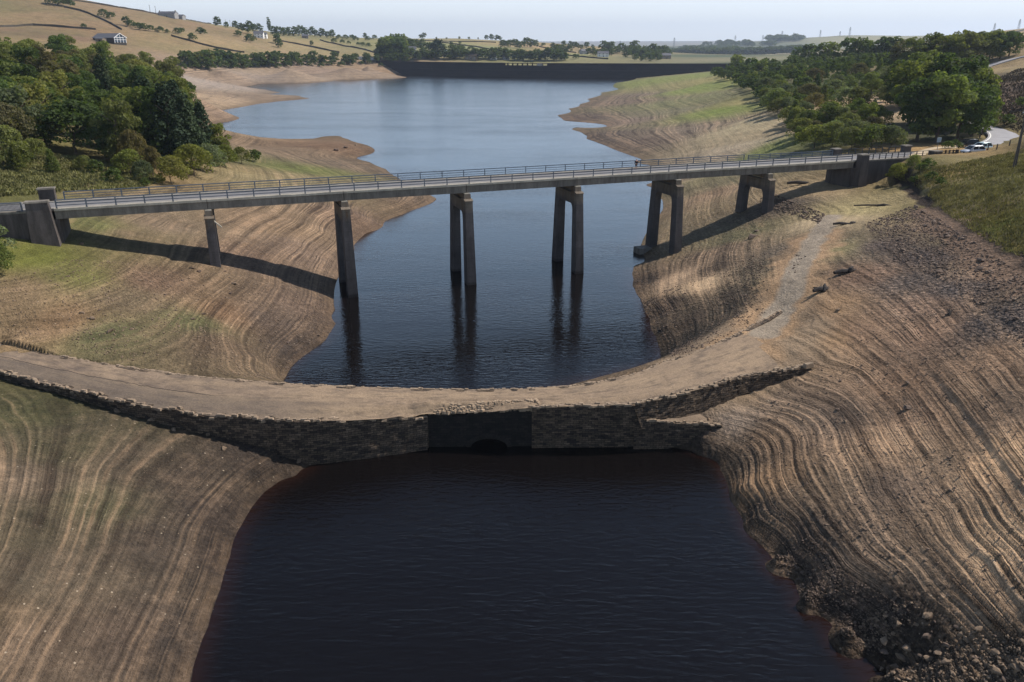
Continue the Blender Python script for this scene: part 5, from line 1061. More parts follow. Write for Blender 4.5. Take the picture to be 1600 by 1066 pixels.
# hedgerow and farm trees on the far hills
GH = 'scattered trees on the left hillside'; GM = 'trees on the fields beyond the dam'
for px, py, h, s in [(84,9,11,'round'),(94,9,14,'round'),(104,11,12,'round'),(162,27,8,'round'),(175,30,7,'round'),(131,44,4,'round'),(198,41,9,'tall'),(206,43,7,'round'),(216,47,7,'round'),(226,48,7,'round'),(236,49,6,'round'),(250,51,6,'round'),(262,52,4,'round'),(277,53,6,'round'),(284,53,6,'round'),(301,63,7,'round'),(313,53,7,'round'),(318,54,6,'round'),(340,41,12,'tall'),(354,44,8,'tall'),(368,45,11,'tall'),(377,49,10,'tall'),(386,53,12,'tall'),(391,48,15,'tall'),(372,57,7,'round'),(392,67,10,'round'),(398,50,12,'tall'),(406,50,13,'tall'),(421,50,22,'poplar'),(428,55,13,'tall'),(436,57,14,'tall'),(444,57,13,'tall'),(452,57,14,'tall'),(461,57,15,'tall'),(470,57,17,'tall'),(477,57,14,'tall'),(487,57,16,'tall'),(494,58,12,'tall'),(503,59,15,'tall'),(512,60,11,'tall'),(519,60,14,'tall'),(434,69,12,'tall'),(437,75,10,'tall'),(530,62,8,'round'),(540,62,8,'round'),(550,62,8,'round'),(556,64,8,'round'),(522,67,7,'round'),(535,68,6,'round'),(545,69,5,'round'),(560,71,5,'round'),(570,58,9,'tall'),(487,71,6,'tall'),(575,64,8,'round'),(585,62,8,'round')]:
    T(px, py, h * 1.15, s, rr_.choice(['dark', 'mid', 'dark']), 'on the hillside fields at the upper left', GH, 1.2, dmin=600)
def clump(x0, x1, y, n, h, grp=GM, s='tall', jy=1.2, place='on the fields beyond the dam'):
    for i in range(n): T(x0 + (x1 - x0) * (i + rr_.uniform(.1, .9)) / n, y + rr_.uniform(-jy, jy), h * rr_.uniform(.7, 1.2), s, rr_.choice(['dark', 'mid', 'dark']), place, grp, 1.3, dmin=960)
clump(592, 632, 92, 9, 24); clump(596, 632, 82, 6, 22); clump(618, 662, 76, 7, 15); clump(640, 700, 93, 10, 13); clump(700, 800, 93, 18, 14); clump(655, 700, 80, 6, 12); clump(800, 885, 95, 18, 15); clump(705, 730, 88, 4, 14)
T(685, 92, 26, 'round', 'pine', '', GM, .8, 'large dark rounded tree among the houses beyond the dam', dmin=960)
clump(656, 664, 60, 2, 13); clump(668, 780, 61, 6, 6); clump(755, 785, 61, 4, 12); clump(784, 838, 75, 9, 16); clump(862, 930, 76, 9, 12, jy=2); clump(866, 892, 82, 5, 12); clump(918, 958, 88, 6, 12); clump(940, 1000, 84, 9, 20); clump(975, 1040, 90, 9, 18); clump(1000, 1036, 92, 5, 14); clump(862, 910, 92, 5, 9); clump(990, 1030, 96, 5, 12); clump(622, 720, 70, 8, 6)
def clump_far(x0, x1, y0, y1, n, h): 
    for i in range(n): T(rr_.uniform(x0, x1), rr_.uniform(y0, y1), h * rr_.uniform(.7, 1.2), 'round', 'dark', '', 'distant', 1.6, dmin=2400)
clump_far(1062, 1150, 78, 90, 130, 22); clump_far(1150, 1250, 84, 93, 60, 20); clump_far(1200, 1252, 62, 66, 30, 26); clump_far(1100, 1210, 69, 74, 30, 22); clump_far(1020, 1060, 80, 88, 25, 18)
for i in range(16): T(rr_.uniform(560, 1050), rr_.uniform(66, 90), 7, 'round', 'dark', '', 'distant', 1.4, dmin=960)
TREES.sort(key=lambda t: -t['h'] / t['D'])
near = [t for t in TREES if t['group'] != 'distant' or t['lab']]; ind, rest = near[:298], near[298:] + [t for t in TREES if t['group'] == 'distant' and not t['lab']]
print('trees', len(TREES), 'individual', len(ind))
SZ = lambda t: 'tall' if t['h'] > 11.5 else ('medium-sized' if t['h'] > 6.5 else 'small')
SHW = {'pine': 'conifer', 'tall': 'leafy tree', 'round': 'rounded tree', 'poplar': 'slim tree'}
NM = {'pine': 'pine_tree', 'tall': 'broadleaf_tree', 'round': 'bushy_tree', 'poplar': 'poplar_tree'}
for i, t in enumerate(ind):
    far = 1 if t['D'] > 520 else 0; var = i % 3; cr, tm, V, Fq = proto(t['shape'], t['col'], var, far)
    lab = t['lab'] or '%s %s %s %s' % (SZ(t), CW[t['col']], SHW[t['shape']], t['place'])
    e = empty(t['name'] or NM[t['shape']], tuple(t['p']), rr_.uniform(0, 6.28), lab, t['cat'] or 'tree', t['group'] or None); e.scale = (t['h'] * t['wide'], t['h'] * t['wide'], t['h'])
    for ch in (cr, tm): c = ch.copy(); COL.objects.link(c); c.parent = e
Vs = []; Fs = []; nb = 0
for i, t in enumerate(rest):
    _, _, V, Fq = proto(t['shape'], t['col'] if t['col'] != 'olive' else 'mid', i % 3, 1); a = rr_.uniform(0, 6.28); c_, s_n = math.cos(a), math.sin(a); k = t['h'] * t['wide']
    sel = np.arange(len(V)); W_ = np.stack([(V[:, 0] * c_ - V[:, 1] * s_n) * k + t['p'][0], (V[:, 0] * s_n + V[:, 1] * c_) * k + t['p'][1], V[:, 2] * t['h'] + t['p'][2]], -1)
    Vs.append(W_); Fs.append(Fq + nb); nb += len(W_)
tag(np_mesh('distant_trees', np.vstack(Vs), np.vstack(Fs), LM['dark']), 'distant dark hedges and woods on the far fields', 'trees', kind='stuff')
for (cr, tm, _, _) in PROTO.values():
    if cr.users <= 1: pass
# bracken and rough grass: too many tufts to count
def tufts(name, polys, n, size, h, mat, lab, cat, dmin, azr, dr, blades=True, zmin=9, up=1.3):
    rg = np.random.default_rng(len(name)); P = []
    while len(P) < n:
        a = np.radians(rg.uniform(azr[0], azr[1], 20000)); D = np.sqrt(rg.uniform(dr[0] ** 2, dr[1] ** 2, 20000)); x = D * np.sin(a); y = D * np.cos(a); z = hfull(x, y); px, py = project(x, y, z)
        for k in range(len(x)):
            if z[k] > zmin and any(in_poly(px[k], py[k], p) for p in polys): P.append((x[k], y[k], z[k]))
            if len(P) >= n: break
    P = np.array(P); cl = vnoise(P[:, 0], P[:, 1], 3, 71); P = P[cl + rg.uniform(-.6, .9, len(P)) > -.25]; m = len(P)
    a = rg.uniform(0, 6.28, m); s = size * rg.uniform(.5, 1.5, m); hh = h * rg.uniform(.4, 1.4, m); dx = np.cos(a) * s; dy = np.sin(a) * s; lx = rg.normal(0, .35, m) * hh; ly = rg.normal(0, .35, m) * hh
    V = np.stack([P + np.stack([-dx, -dy, 0 * s - .05], -1), P + np.stack([dx, dy, 0 * s - .05], -1), P + np.stack([dx * .4 + lx, dy * .4 + ly, hh], -1), P + np.stack([-dx * .5 + lx, -dy * .5 + ly, hh * .85], -1)], 1).reshape(-1, 3)
    return tag(np_mesh(name, V, np.arange(4 * m).reshape(-1, 4), mat), lab, cat, kind='stuff')
tufts('bracken', [[(-60,232),(110,245),(225,262),(260,282),(215,296),(130,298),(60,304),(-60,312)]], 34000, .12, .38, leaf_mat('bracken_fronds', (.175, .165, .065), .6, .2), 'patchy green and brown bracken before the left wood', 'bracken', 100, (-37, -22), (120, 230))
tufts('rough_grass', [[(1412,283),(1440,266),(1500,254),(1545,247),(1600,232),(1700,225),(1700,470),(1600,405),(1560,386),(1520,362),(1480,336),(1452,308),(1430,292)]], 42000, .07, .26, leaf_mat('dry_grass_blades', (.185, .160, .065), .6, .15), 'olive and straw coloured rough grass on the right slope', 'grass', 90, (20, 38), (75, 190))
tufts('heather', [[(1546,185),(1545,130),(1590,108),(1680,95),(1700,230),(1620,222)]], 16000, .18, .4, leaf_mat('dry_heather', (.085, .062, .048), .4, .1), 'brown heather moor above the road on the right', 'heather', 150, (28, 38), (170, 420))

# ------------------------------------------------------------------ FIELD WALLS
M_DWALL = simple('drystone_wall', lin(70, 64, 56), .95, .25, .3)
def field_wall(pts, lab, h=1.7, wd=.9, dmin=500):
    P = np.array([ground(x, y, dmin) for x, y in pts]); P, t = polyline_sample(smooth_line(P, 1), 9); z = hfull(P[:, 0], P[:, 1]); m = MB()
    d = np.gradient(P[:, :2], axis=0); d /= np.linalg.norm(d, axis=1)[:, None] + 1e-9; nr = np.stack([-d[:, 1], d[:, 0]], -1) * wd / 2; vs = []; fs = []
    for i in range(len(P)):
        hh = h * random.uniform(.8, 1.15)
        for s, q in ((-1, -.6), (-.8, hh), (.8, hh), (1, -.6)): vs.append((P[i][0] + nr[i][0] * s, P[i][1] + nr[i][1] * s, z[i] + q))
    for i in range(len(P) - 1):
        for j in range(3): fs.append((i * 4 + j, i * 4 + j + 1, i * 4 + j + 5, i * 4 + j + 4))
    m.add(vs, fs); tag(m.build('field_wall', M_DWALL), lab, 'stone wall', 'dry stone walls between the fields')
for pts, lab in [([(-20,44),(30,41),(60,40),(120,45),(150,47)], 'dark field wall running to the left of the gabled barn house'), ([(100,12),(130,18),(165,33),(190,47)], 'dark field wall dropping diagonally from the upper left bushes'),
 ([(268,57),(300,66),(340,76),(382,83)], 'field wall slanting down the straw coloured field to the tree belt'), ([(45,-6),(130,3),(200,14.5),(270,27.5),(330,37.5)], 'long field wall along the skyline of the left hill'),
 ([(430,63),(480,72),(530,83)], 'field wall below the trees of the white farmhouse'), ([(500,63),(560,76),(590,84)], 'field wall crossing the pale field left of the dam'),
 ([(590,64),(640,65),(700,65),(775,67)], 'thin wall along the green field on the middle skyline'), ([(690,67),(760,75),(790,81)], 'wall slanting through the green field beyond the dam'),
 ([(800,81),(880,86),(950,93)], 'wall beyond the right part of the dam'), ([(842,73),(900,83)], 'short wall on the tan field beyond the dam'), ([(1546,60),(1575,54),(1605,46)], 'field wall on the skyline at the far upper right'), ([(1556,69),(1605,66)], 'upper wall on the far right hillside'), ([(1556,75),(1605,73)], 'middle wall on the far right hillside'), ([(1560,82),(1605,79)], 'lower wall on the far right hillside')]:
    field_wall(pts, lab, 1.9 if pts[0][0] < 1500 else 2.4, 1.1)

# ------------------------------------------------------------------ HOUSES
WALLM = {'stone': simple('farm_stone', lin(128, 116, 100), .9, .15, .5), 'white': simple('whitewashed_wall', lin(228, 226, 220), .8, .06, .5), 'grey': simple('grey_render', lin(150, 148, 146), .8, .1, .5)}
ROOFM = {'slate': simple('slate_roof', lin(92, 92, 96), .7, .15, 1), 'pale': simple('pale_sheet_roof', lin(190, 200, 212), .5, .08, 1), 'brown': simple('stone_slate_roof', lin(112, 98, 84), .9, .2, 1)}
M_GLASS = simple('dark_window_glass', (.02, .025, .03), .15, .05, 1); M_FRAME = simple('white_frame_paint', lin(225, 225, 225), .6, .03, 1)
def gable(w_, d_, h, rh, ov=.4):
    m = MB(); a, b = w_ / 2, d_ / 2
    m.add([(-a, -b, -2), (a, -b, -2), (a, b, -2), (-a, b, -2), (-a, -b, h), (a, -b, h), (a, b, h), (-a, b, h), (-a, 0, h + rh), (a, 0, h + rh)], [(0, 1, 5, 4), (2, 3, 7, 6), (1, 2, 6, 9, 5), (3, 0, 4, 8, 7)])
    r_ = MB(); t = .25; A_ = a + ov; B_ = b + ov; zl = h - rh * ov / b
    for s in (-1, 1):
        r_.add([(-A_, s * B_, zl), (A_, s * B_, zl), (A_, 0, h + rh + .02), (-A_, 0, h + rh + .02), (-A_, s * B_, zl + t), (A_, s * B_, zl + t), (A_, 0, h + rh + t), (-A_, 0, h + rh + t)], SF)
    return m, r_
def house(px, py, w_, d_, h, rh, rz, wm, rm, lab, name='farmhouse', dmin=500, nwin=4, chim=2, lean=None):
    p = ground(px, py, dmin); e = empty(name, tuple(p), rz, lab, 'house', 'houses and farms around the valley')
    m, r_ = gable(w_, d_, h, rh); m.build('wall', WALLM[wm], e); ro = r_.build('roof', ROOFM[rm], e)
    for k in range(chim): c = MB(); x = (-1 if k == 0 else 1) * (w_ / 2 - .9); c.box((x, 0, h + rh + .4), (1.0, .8, 1.8)); c.box((x, 0, h + rh + 1.36), (1.15, .95, .12)); c.build('chimney', WALLM['stone'], ro)
    for fl_ in range(2 if h > 4 else 1):
        for k in range(nwin):
            x = -w_ / 2 + w_ * (k + .5) / nwin; z = 1.5 + 2.7 * fl_
            f = MB(); f.box((x, -d_ / 2 - .04, z), (1.35, .12, 1.35)); fo_ = f.build('window', M_FRAME, e); g = MB(); g.box((x, -d_ / 2 - .11, z), (1.1, .04, 1.1)); g.build('pane', M_GLASS, fo_)
    dr = MB(); dr.box((w_ * .02, -d_ / 2 - .05, .95), (1.0, .12, 2.0)); dr.build('door', M_GLASS, e)
    if lean: l, r2 = gable(lean[0], lean[1], h * .6, rh * .6); 
    return e
def barn(px, py):
    p = ground(px, py, 600); e = empty('barn_house', tuple(p), R(-22), 'dark roofed barn house with tall white framed glass gable on the left hillside', 'house')
    m = MB(); a, b, h, rh = 15.5, 8.0, 5.0, 4.2     # ridge along x, glass gable at +x
    m.add([(-a, -b, -3), (a, -b, -3), (a, b, -3), (-a, b, -3), (-a, -b, h), (a, -b, h), (a, b, h), (-a, b, h), (-a, 0, h + rh), (a, 0, h + rh)], [(0, 1, 5, 4), (2, 3, 7, 6), (1, 2, 6, 9, 5), (3, 0, 4, 8, 7)]); m.build('wall', simple('dark_timber_wall', lin(60, 56, 52), .9, .15, .6), e)
    _, r_ = gable(2 * a, 2 * b, h, rh, .9); r_.build('roof', ROOFM['slate'], e)
    g = MB(); g.add([(a + .06, -b + .4, .2), (a + .06, b - .4, .2), (a + .06, b - .4, h - .2), (a + .06, 0, h + rh - .6), (a + .06, -b + .4, h - .2)], [(0, 1, 2, 3, 4)]); g.build('glass_gable', simple('reflecting_glass', lin(70, 84, 98), .1, .05, 1), e)
    f = MB()
    for y in (-b + .3, -4, 0, 4, b - .3): f.beam((a + .2, y, -.5), (a + .2, y, h + rh * (1 - abs(y) / b) - .3), .45, .45)
    f.beam((a + .25, -b, 2.7), (a + .25, b, 2.7), .5, .4); f.beam((a + .25, -b, h - .1), (a + .25, b, h - .1), .4, .5); f.beam((a + .95, -b - .9, h - .5), (a + .95, 0, h + rh + .1), .3, .6); f.beam((a + .95, b + .9, h - .5), (a + .95, 0, h + rh + .1), .3, .6); f.build('gable_frame', M_FRAME, e)
    return e
bh = barn(172, 66.5); bh.scale = (.85, .85, .85)
def shed(px, py, w_, d_, h, wm, lab, rz=0, dmin=500, name='shed'):
    p = ground(px, py, dmin); e = empty(name, tuple(p), rz, lab, 'shed'); m, r_ = gable(w_, d_, h, h * .3); m.build('wall', WALLM[wm], e); r_.build('roof', ROOFM['slate'], e); dr = MB(); dr.box((w_ * .1, -d_ / 2 - .06, h * .35), (w_ * .25, .12, h * .7)); dr.build('door', M_GLASS, e)
shed(158, 66, 8, 5, 3, 'stone', 'low shed beside the gabled barn house', R(-15), 600)
house(263, 27, 26, 9, 4.2, 3, R(-12), 'grey', 'slate', 'long grey farmhouse on the skyline of the left hill', dmin=900, nwin=6)
house(282, 30, 13, 8, 3.5, 2.4, R(-15), 'grey', 'slate', 'small grey building at the right end of the skyline farm', dmin=900, nwin=3, chim=1)
house(405, 59, 13, 8, 5.4, 3, R(6), 'white', 'slate', 'left half of the whitewashed farmhouse among tall trees', dmin=800, nwin=3); house(413, 59.5, 8, 7, 4.4, 2.6, R(6), 'white', 'slate', 'lower right wing of the whitewashed farmhouse', dmin=800, nwin=2, chim=1)
house(477, 60, 11, 7, 4, 2.5, R(8), 'stone', 'slate', 'dark low house under the trees right of the white farmhouse', dmin=900, nwin=3)
shed(573, 93, 22, 8, 2.6, 'white', 'long low white building at the left end of the dam', 0, 900); 
for px, py, w_, wm, rm, lab in [(643,82,14,'white','slate','white house behind the poplars beyond the dam'), (671,90,19,'stone','slate','tall stone house with dark gable beyond the dam'), (707,88,22,'white','pale','pale blue roofed shed among trees beyond the dam'), (737,93,16,'stone','brown','stone farmhouse left of the spillway'), (745,88,14,'stone','brown','brown house just above the stone farmhouse'), (771,93,9,'white','slate','small white cottage above the spillway'), (790,93,9,'grey','slate','grey cottage right of the white cottage'), (942,89,17,'white','slate','white house on the slope right of the spillway'), (912,85,12,'grey','slate','grey house higher on the slope right of the spillway'), (1040,92,14,'stone','slate','stone house in the trees beyond the right part of the dam'), (880,80,11,'stone','brown','lone stone barn on the tan field beyond the dam')]:
    house(px, py, w_, w_ * .55, 5 if w_ > 10 else 3.8, 3, random.uniform(-.5, .5), wm, rm, lab, dmin=960, nwin=3)

# ------------------------------------------------------------------ PYLONS on the horizon
M_STEEL = simple('pylon_steel', lin(120, 126, 132), .6, .05, 1)
def pylon(px, base_py, top_py, D, lab):
    p = und(px, base_py, D); q = und(px, top_py, D); h = q[2] - p[2]; h = max(h, 25); e = empty('pylon', (p[0], p[1], p[2] - 8), .5, lab, 'pylon', 'electricity pylons on the skyline'); h += 8
    m = MB(); k = D / 3000 * .9
    for sx in (-1, 1):
        for sy in (-1, 1): m.beam((sx * h * .09, sy * h * .09, 0), (sx * h * .018, sy * h * .018, h), .45 * k, .45 * k)
    for i in range(6):
        z = h * i / 6; z2 = h * (i + 1) / 6; r1 = h * (.09 - .072 * i / 6); r2 = h * (.09 - .072 * (i + 1) / 6)
        for s in (-1, 1): m.beam((-r1, s * r1, z), (r2, s * r2, z2), .25 * k, .25 * k); m.beam((s * r1, r1, z), (s * r2, -r2, z2), .25 * k, .25 * k)
    m.build('tower', M_STEEL, e)
    for i, (z, w_) in enumerate(((.68, .17), (.8, .21), (.92, .15))):
        a = MB(); a.beam((-h * w_, 0, h * z), (0, 0, h * (z + .035)), .4 * k, .4 * k); a.beam((h * w_, 0, h * z), (0, 0, h * (z + .035)), .4 * k, .4 * k); a.beam((-h * w_, 0, h * z), (h * w_, 0, h * z), .4 * k, .4 * k); a.build('cross_arm', M_STEEL, e)
for px, b_py, t_py, D, lab in [(968.5,77,64,3600,'faint pylon left of the distant blue woods'), (1053,72,59,4200,'pylon above the distant blue woods'), (1148,69,55.5,4200,'clearest pylon at the right end of the distant blue woods'), (1191,68,55,4400,'pylon over the far pale ridge'), (1221,63,48.5,4000,'tall pylon above the small dark copse on the horizon'), (1239,63,51,4400,'fainter pylon right of the dark copse'), (1281,59,47,4300,'pylon above the left row of skyline trees'), (1312,57,49,5000,'small distant pylon above the skyline trees'), (1327,57,42.5,4200,'tallest looking pylon above the skyline trees'), (1552,52,44,2600,'faint pylon on the far right hillside'), (1591,46,39,2600,'pylon at the far right edge of the skyline')]: pylon(px, b_py, t_py, D, lab)
# telegraph poles
M_POLE = simple('weathered_pole_timber', lin(84, 78, 74), .9, .2, 2, space='obj')
def pole(p, h, lab, r0=.15, tilt=(0, 0), arm=1.9, double=False, group=None):
    e = empty('telegraph_pole', tuple(p), .3, lab, 'pole', group); e.rotation_euler = (tilt[0], tilt[1], .5)
    m = MB(); m.tube([(0, 0, -.6), (0, 0, h)], [r0, r0 * .7], 8); m.build('post', M_POLE, e)
    if double: m = MB(); m.tube([(.62, 0, -.6), (.1, 0, h * .98)], [r0, r0 * .7], 8); m.build('post', M_POLE, e)
    if arm:
        m = MB(); m.box((0, 0, h - .5), (arm, .1, .12)); a = m.build('cross_arm', M_POLE, e)
        for s in (-.42, 0, .42): q = MB(); q.tube([(s * arm, 0, h - .44), (s * arm, 0, h - .25)], [.05, .04], 6); q.build('insulator', M_FRAME, a)
pole(ground(1583, 262, 90), 8.6, 'tall double telegraph pole on the grass slope at the right edge', .13, (0, .0), 1.7, True)
for px, py in ((235, 19), (244, 21), (353, 38), (360, 39)): pole(ground(px, py + 2, 700), 11, ['telegraph pole left of the skyline farm', 'telegraph pole just beside the skyline farm', 'telegraph pole on the bare ridge right of the farm', 'rightmost telegraph pole on the bare ridge'][(235, 244, 353, 360).index(px)], .3, group='poles on the left skyline')

# ------------------------------------------------------------------ SIGN, POSTS, TIMBER RAILS by the road
def post(px, py, h, lab, w_=.16, dmin=120): p = ground(px, py, dmin); e = MB(); e.box((0, 0, h / 2 - .1), (w_, w_, h + .2), .3, .9); e.box((0, 0, h + .02), (w_ * .9, w_ * .9, .05), .3, .5); o = e.build('marker_post', M_POLE); o.location = tuple(p); tag(o, lab, 'post', 'short posts along the verge')
for px, py, lab in ((1543,235,'short dark post beside the parked cars'), (1557,234,'second dark verge post from the cars'), (1577,228,'upright verge post nearest the bend'), (1594,222,'last verge post at the right edge')): post(px, py, 1.0, lab)
sp = ground(1463, 240, 120); sg = empty('road_sign', tuple(sp), .25, 'small square sign on a grey post beside the lay-by', 'sign'); m = MB(); m.tube([(0, 0, -.3), (0, 0, 2.9)], .05, 8); m.build('post', M_GALV, sg); m = MB(); m.box((0, -.07, 2.5), (.95, .05, .85)); m.build('sign_board', simple('grey_sign_face', lin(150, 166, 176), .5, .08, 4), sg, bevel=.02)
M_TIMBER = simple('dark_fence_timber', lin(62, 55, 50), .92, .2, 2)
def tfence(p0, p1, n, lab, h=1.15, rails=3, end_post=True):
    e = empty('timber_fence', tuple(p0), 0, lab, 'fence'); p0 = np.array(p0); p1 = np.array(p1); m = MB(); d = p1 - p0
    for k in range(rails):
        z = h * (k + 1) / rails - .12; r_ = MB(); r_.beam((0, 0, z), (d[0], d[1], d[2] + z), .06, .14); r_.build('rail', M_TIMBER, e)
    for i in range(n): q = d * i / (n - 1); r_ = MB(); w_ = .2 if i < n - 1 else .42; r_.box((q[0], q[1], q[2] + h / 2 - .1), (w_, w_, h + .35), .3); r_.build('post', M_TIMBER, e)
a = np.array(vp(S1 + 1.14, .3, 15.05)); b = unz(1494, 244, 15.2); tfence(a, b, 5, 'dark timber fence between the last bridge pillar and the parked cars')
tfence(unz(1488, 226, 15.6), unz(1512, 224.5, 15.7), 4, 'low dark fence under the big trees beside the lay-by', 1.0, 2)
tfence(unz(1531, 214, 16.0), unz(1540, 200, 16.6), 4, 'dark guard rail on the inside of the road bend', 1.0, 2)

# ------------------------------------------------------------------ CARS
M_CGLASS = simple('car_glass', (.015, .018, .022), .08, .02, 1); M_TYRE = simple('tyre_rubber', (.015, .015, .016), .85, .1, 3); M_RIM = simple('alloy_rim', (.5, .5, .52), .3, .05, 2, metal=.8)
M_HEAD = simple('headlamp_glass', (.75, .77, .8), .15, .02, 1); M_TAIL = simple('tail_lamp_red', (.35, .02, .015), .3, .02, 1); M_PLATE = simple('number_plate', (.7, .7, .66), .5, .02, 1)
def paint(name, c, metal=.3):
    b = NB(name); b.p.inputs['Base Color'].default_value = (*c, 1); b.p.inputs['Metallic'].default_value = metal; b.p.inputs['Roughness'].default_value = .35; b.p.inputs['Coat Weight'].default_value = .6; n = b.noise(b.obj(), 3, 2); b.link(b.ramp(n, .3, .7, .3, .42), b.p.inputs['Roughness']); return b.mat
def car(p, rz, mat, lab, L_=4.5, W_=1.86, H_=1.62, teal=False):
    e = empty('parked_car', tuple(p), rz, lab, 'car', None); a = L_ / 2
    # body lofted across stations: (x, z low, z belt, half width)
    prof = [(-a, .45, .92, .72), (-a + .12, .30, 1.02, .86), (-a + .7, .26, 1.04, .92), (-.6, .24, 1.02, .93), (.8, .24, .99, .93), (a - .9, .26, .90, .91), (a - .25, .30, .78, .84), (a, .42, .66, .68)]
    m = MB(); vs = []
    for x, z0, z1, w_ in prof:
        for y, z in ((-w_ * .96, z0), (-w_, (z0 + z1) / 2), (-w_ * .93, z1), (-w_ * .5, z1 + .05), (w_ * .5, z1 + .05), (w_ * .93, z1), (w_, (z0 + z1) / 2), (w_ * .96, z0)): vs.append((x, y, z))
    fs = [tuple(range(8)), tuple(range(8 * 8 - 1, 8 * 7 - 1, -1))]
    for i in range(7):
        for j in range(8): fs.append((i * 8 + j, i * 8 + 8 + j, i * 8 + 8 + (j + 1) % 8, i * 8 + (j + 1) % 8))
    m.add(vs, fs); bd = m.build('body', mat, e, smooth=False); s_ = bd.modifiers.new('s', 'SUBSURF'); s_.levels = s_.render_levels = 1
    c = MB(); cab = [(-a + .18, 1.02, .80, 1.05), (-a + .75, 1.02, .84, H_ - .06), (-.5, 1.02, .86, H_), (.35, 1.0, .86, H_ - .05), (1.25, .98, .84, 1.0)]
    vs = []
    for x, z0, w_, z1 in cab: vs += [(x, -w_, z0), (x, -w_ * .8, z1), (x, w_ * .8, z1), (x, w_, z0)]
    fs = [(0, 1, 2, 3), (19, 18, 17, 16)] + [(i * 4 + j, i * 4 + 4 + j, i * 4 + 5 + j, i * 4 + 1 + j) for i in range(4) for j in range(3)]; c.add(vs, fs); c.build('windows', M_CGLASS, e)
    r_ = MB(); r_.add([(-a + .7, -.68, H_ - .05), (-.5, -.70, H_ + .01), (.38, -.70, H_ - .05), (.38, .70, H_ - .05), (-.5, .70, H_ + .01), (-a + .7, .68, H_ - .05), (-a + .7, -.66, H_ - .02), (-.5, -.66, H_ + .04), (.36, -.66, H_ - .01), (.36, .66, H_ - .01), (-.5, .66, H_ + .04), (-a + .7, .66, H_ - .02)], [(6, 7, 10, 11), (7, 8, 9, 10), (0, 1, 7, 6), (1, 2, 8, 7), (2, 3, 9, 8), (3, 4, 10, 9), (4, 5, 11, 10), (5, 0, 6, 11)]); r_.build('roof', mat, e)
    for s in (-1, 1):
        q = MB(); q.beam((.38, s * .70, H_ - .05), (1.22, s * .83, .99), .09, .07); q.beam((-.5, s * .71, H_), (-.45, s * .86, 1.0), .1, .06); q.beam((-a + .72, s * .68, H_ - .06), (-a + .3, s * .80, 1.02), .14, .07); q.build('window_pillar', mat, e)
        q = MB(); q.box((.95, s * 1.0, 1.05), (.14, .2, .13)); q.build('wing_mirror', mat, e, bevel=.02)
        q = MB(); q.box((a - .14, s * .62, .70), (.2, .34, .14), s * -.3); q.build('headlight', M_HEAD, e, bevel=.02); q = MB(); q.box((-a + .05, s * .68, .86), (.1, .24, .26)); q.build('tail_light', M_TAIL, e, bevel=.02)
        for x in (-1.38, 1.4):
            t = MB(); t.tube([(x, s * .74, .34), (x, s * .95, .34)], [.34, .34], 20); tw = t.build('wheel', M_TYRE, e); t = MB(); t.tube([(x, s * .90, .34), (x, s * .965, .34)], [.22, .2], 14); t.build('rim', M_RIM, tw)
    q = MB(); q.box((a - .01, 0, .50), (.06, 1.0, .16)); q.build('grille', M_TYRE, e); q = MB(); q.box((a + .035, 0, .42), (.02, .52, .11)); q.build('number_plate', M_PLATE, e)
    return e
cz = 15.2
def at_road(px, py, z): q = unz(px, py, z); return (q[0], q[1], z)
car(at_road(1519, 241, 15.45), R(192), paint('silver_car_paint', (.62, .64, .68), .5), 'silver car in front, parked facing the bridge on the verge', L_=4.6)
car(at_road(1532, 236, 15.5), R(198), paint('pale_teal_car_paint', (.62, .78, .80), .2), 'pale car with teal tinted side parked behind the silver car', L_=4.4)
car(at_road(1512, 230, 15.5), R(185), paint('black_car_paint', (.012, .013, .016), .2), 'black car half hidden beyond the two pale cars', L_=4.3)

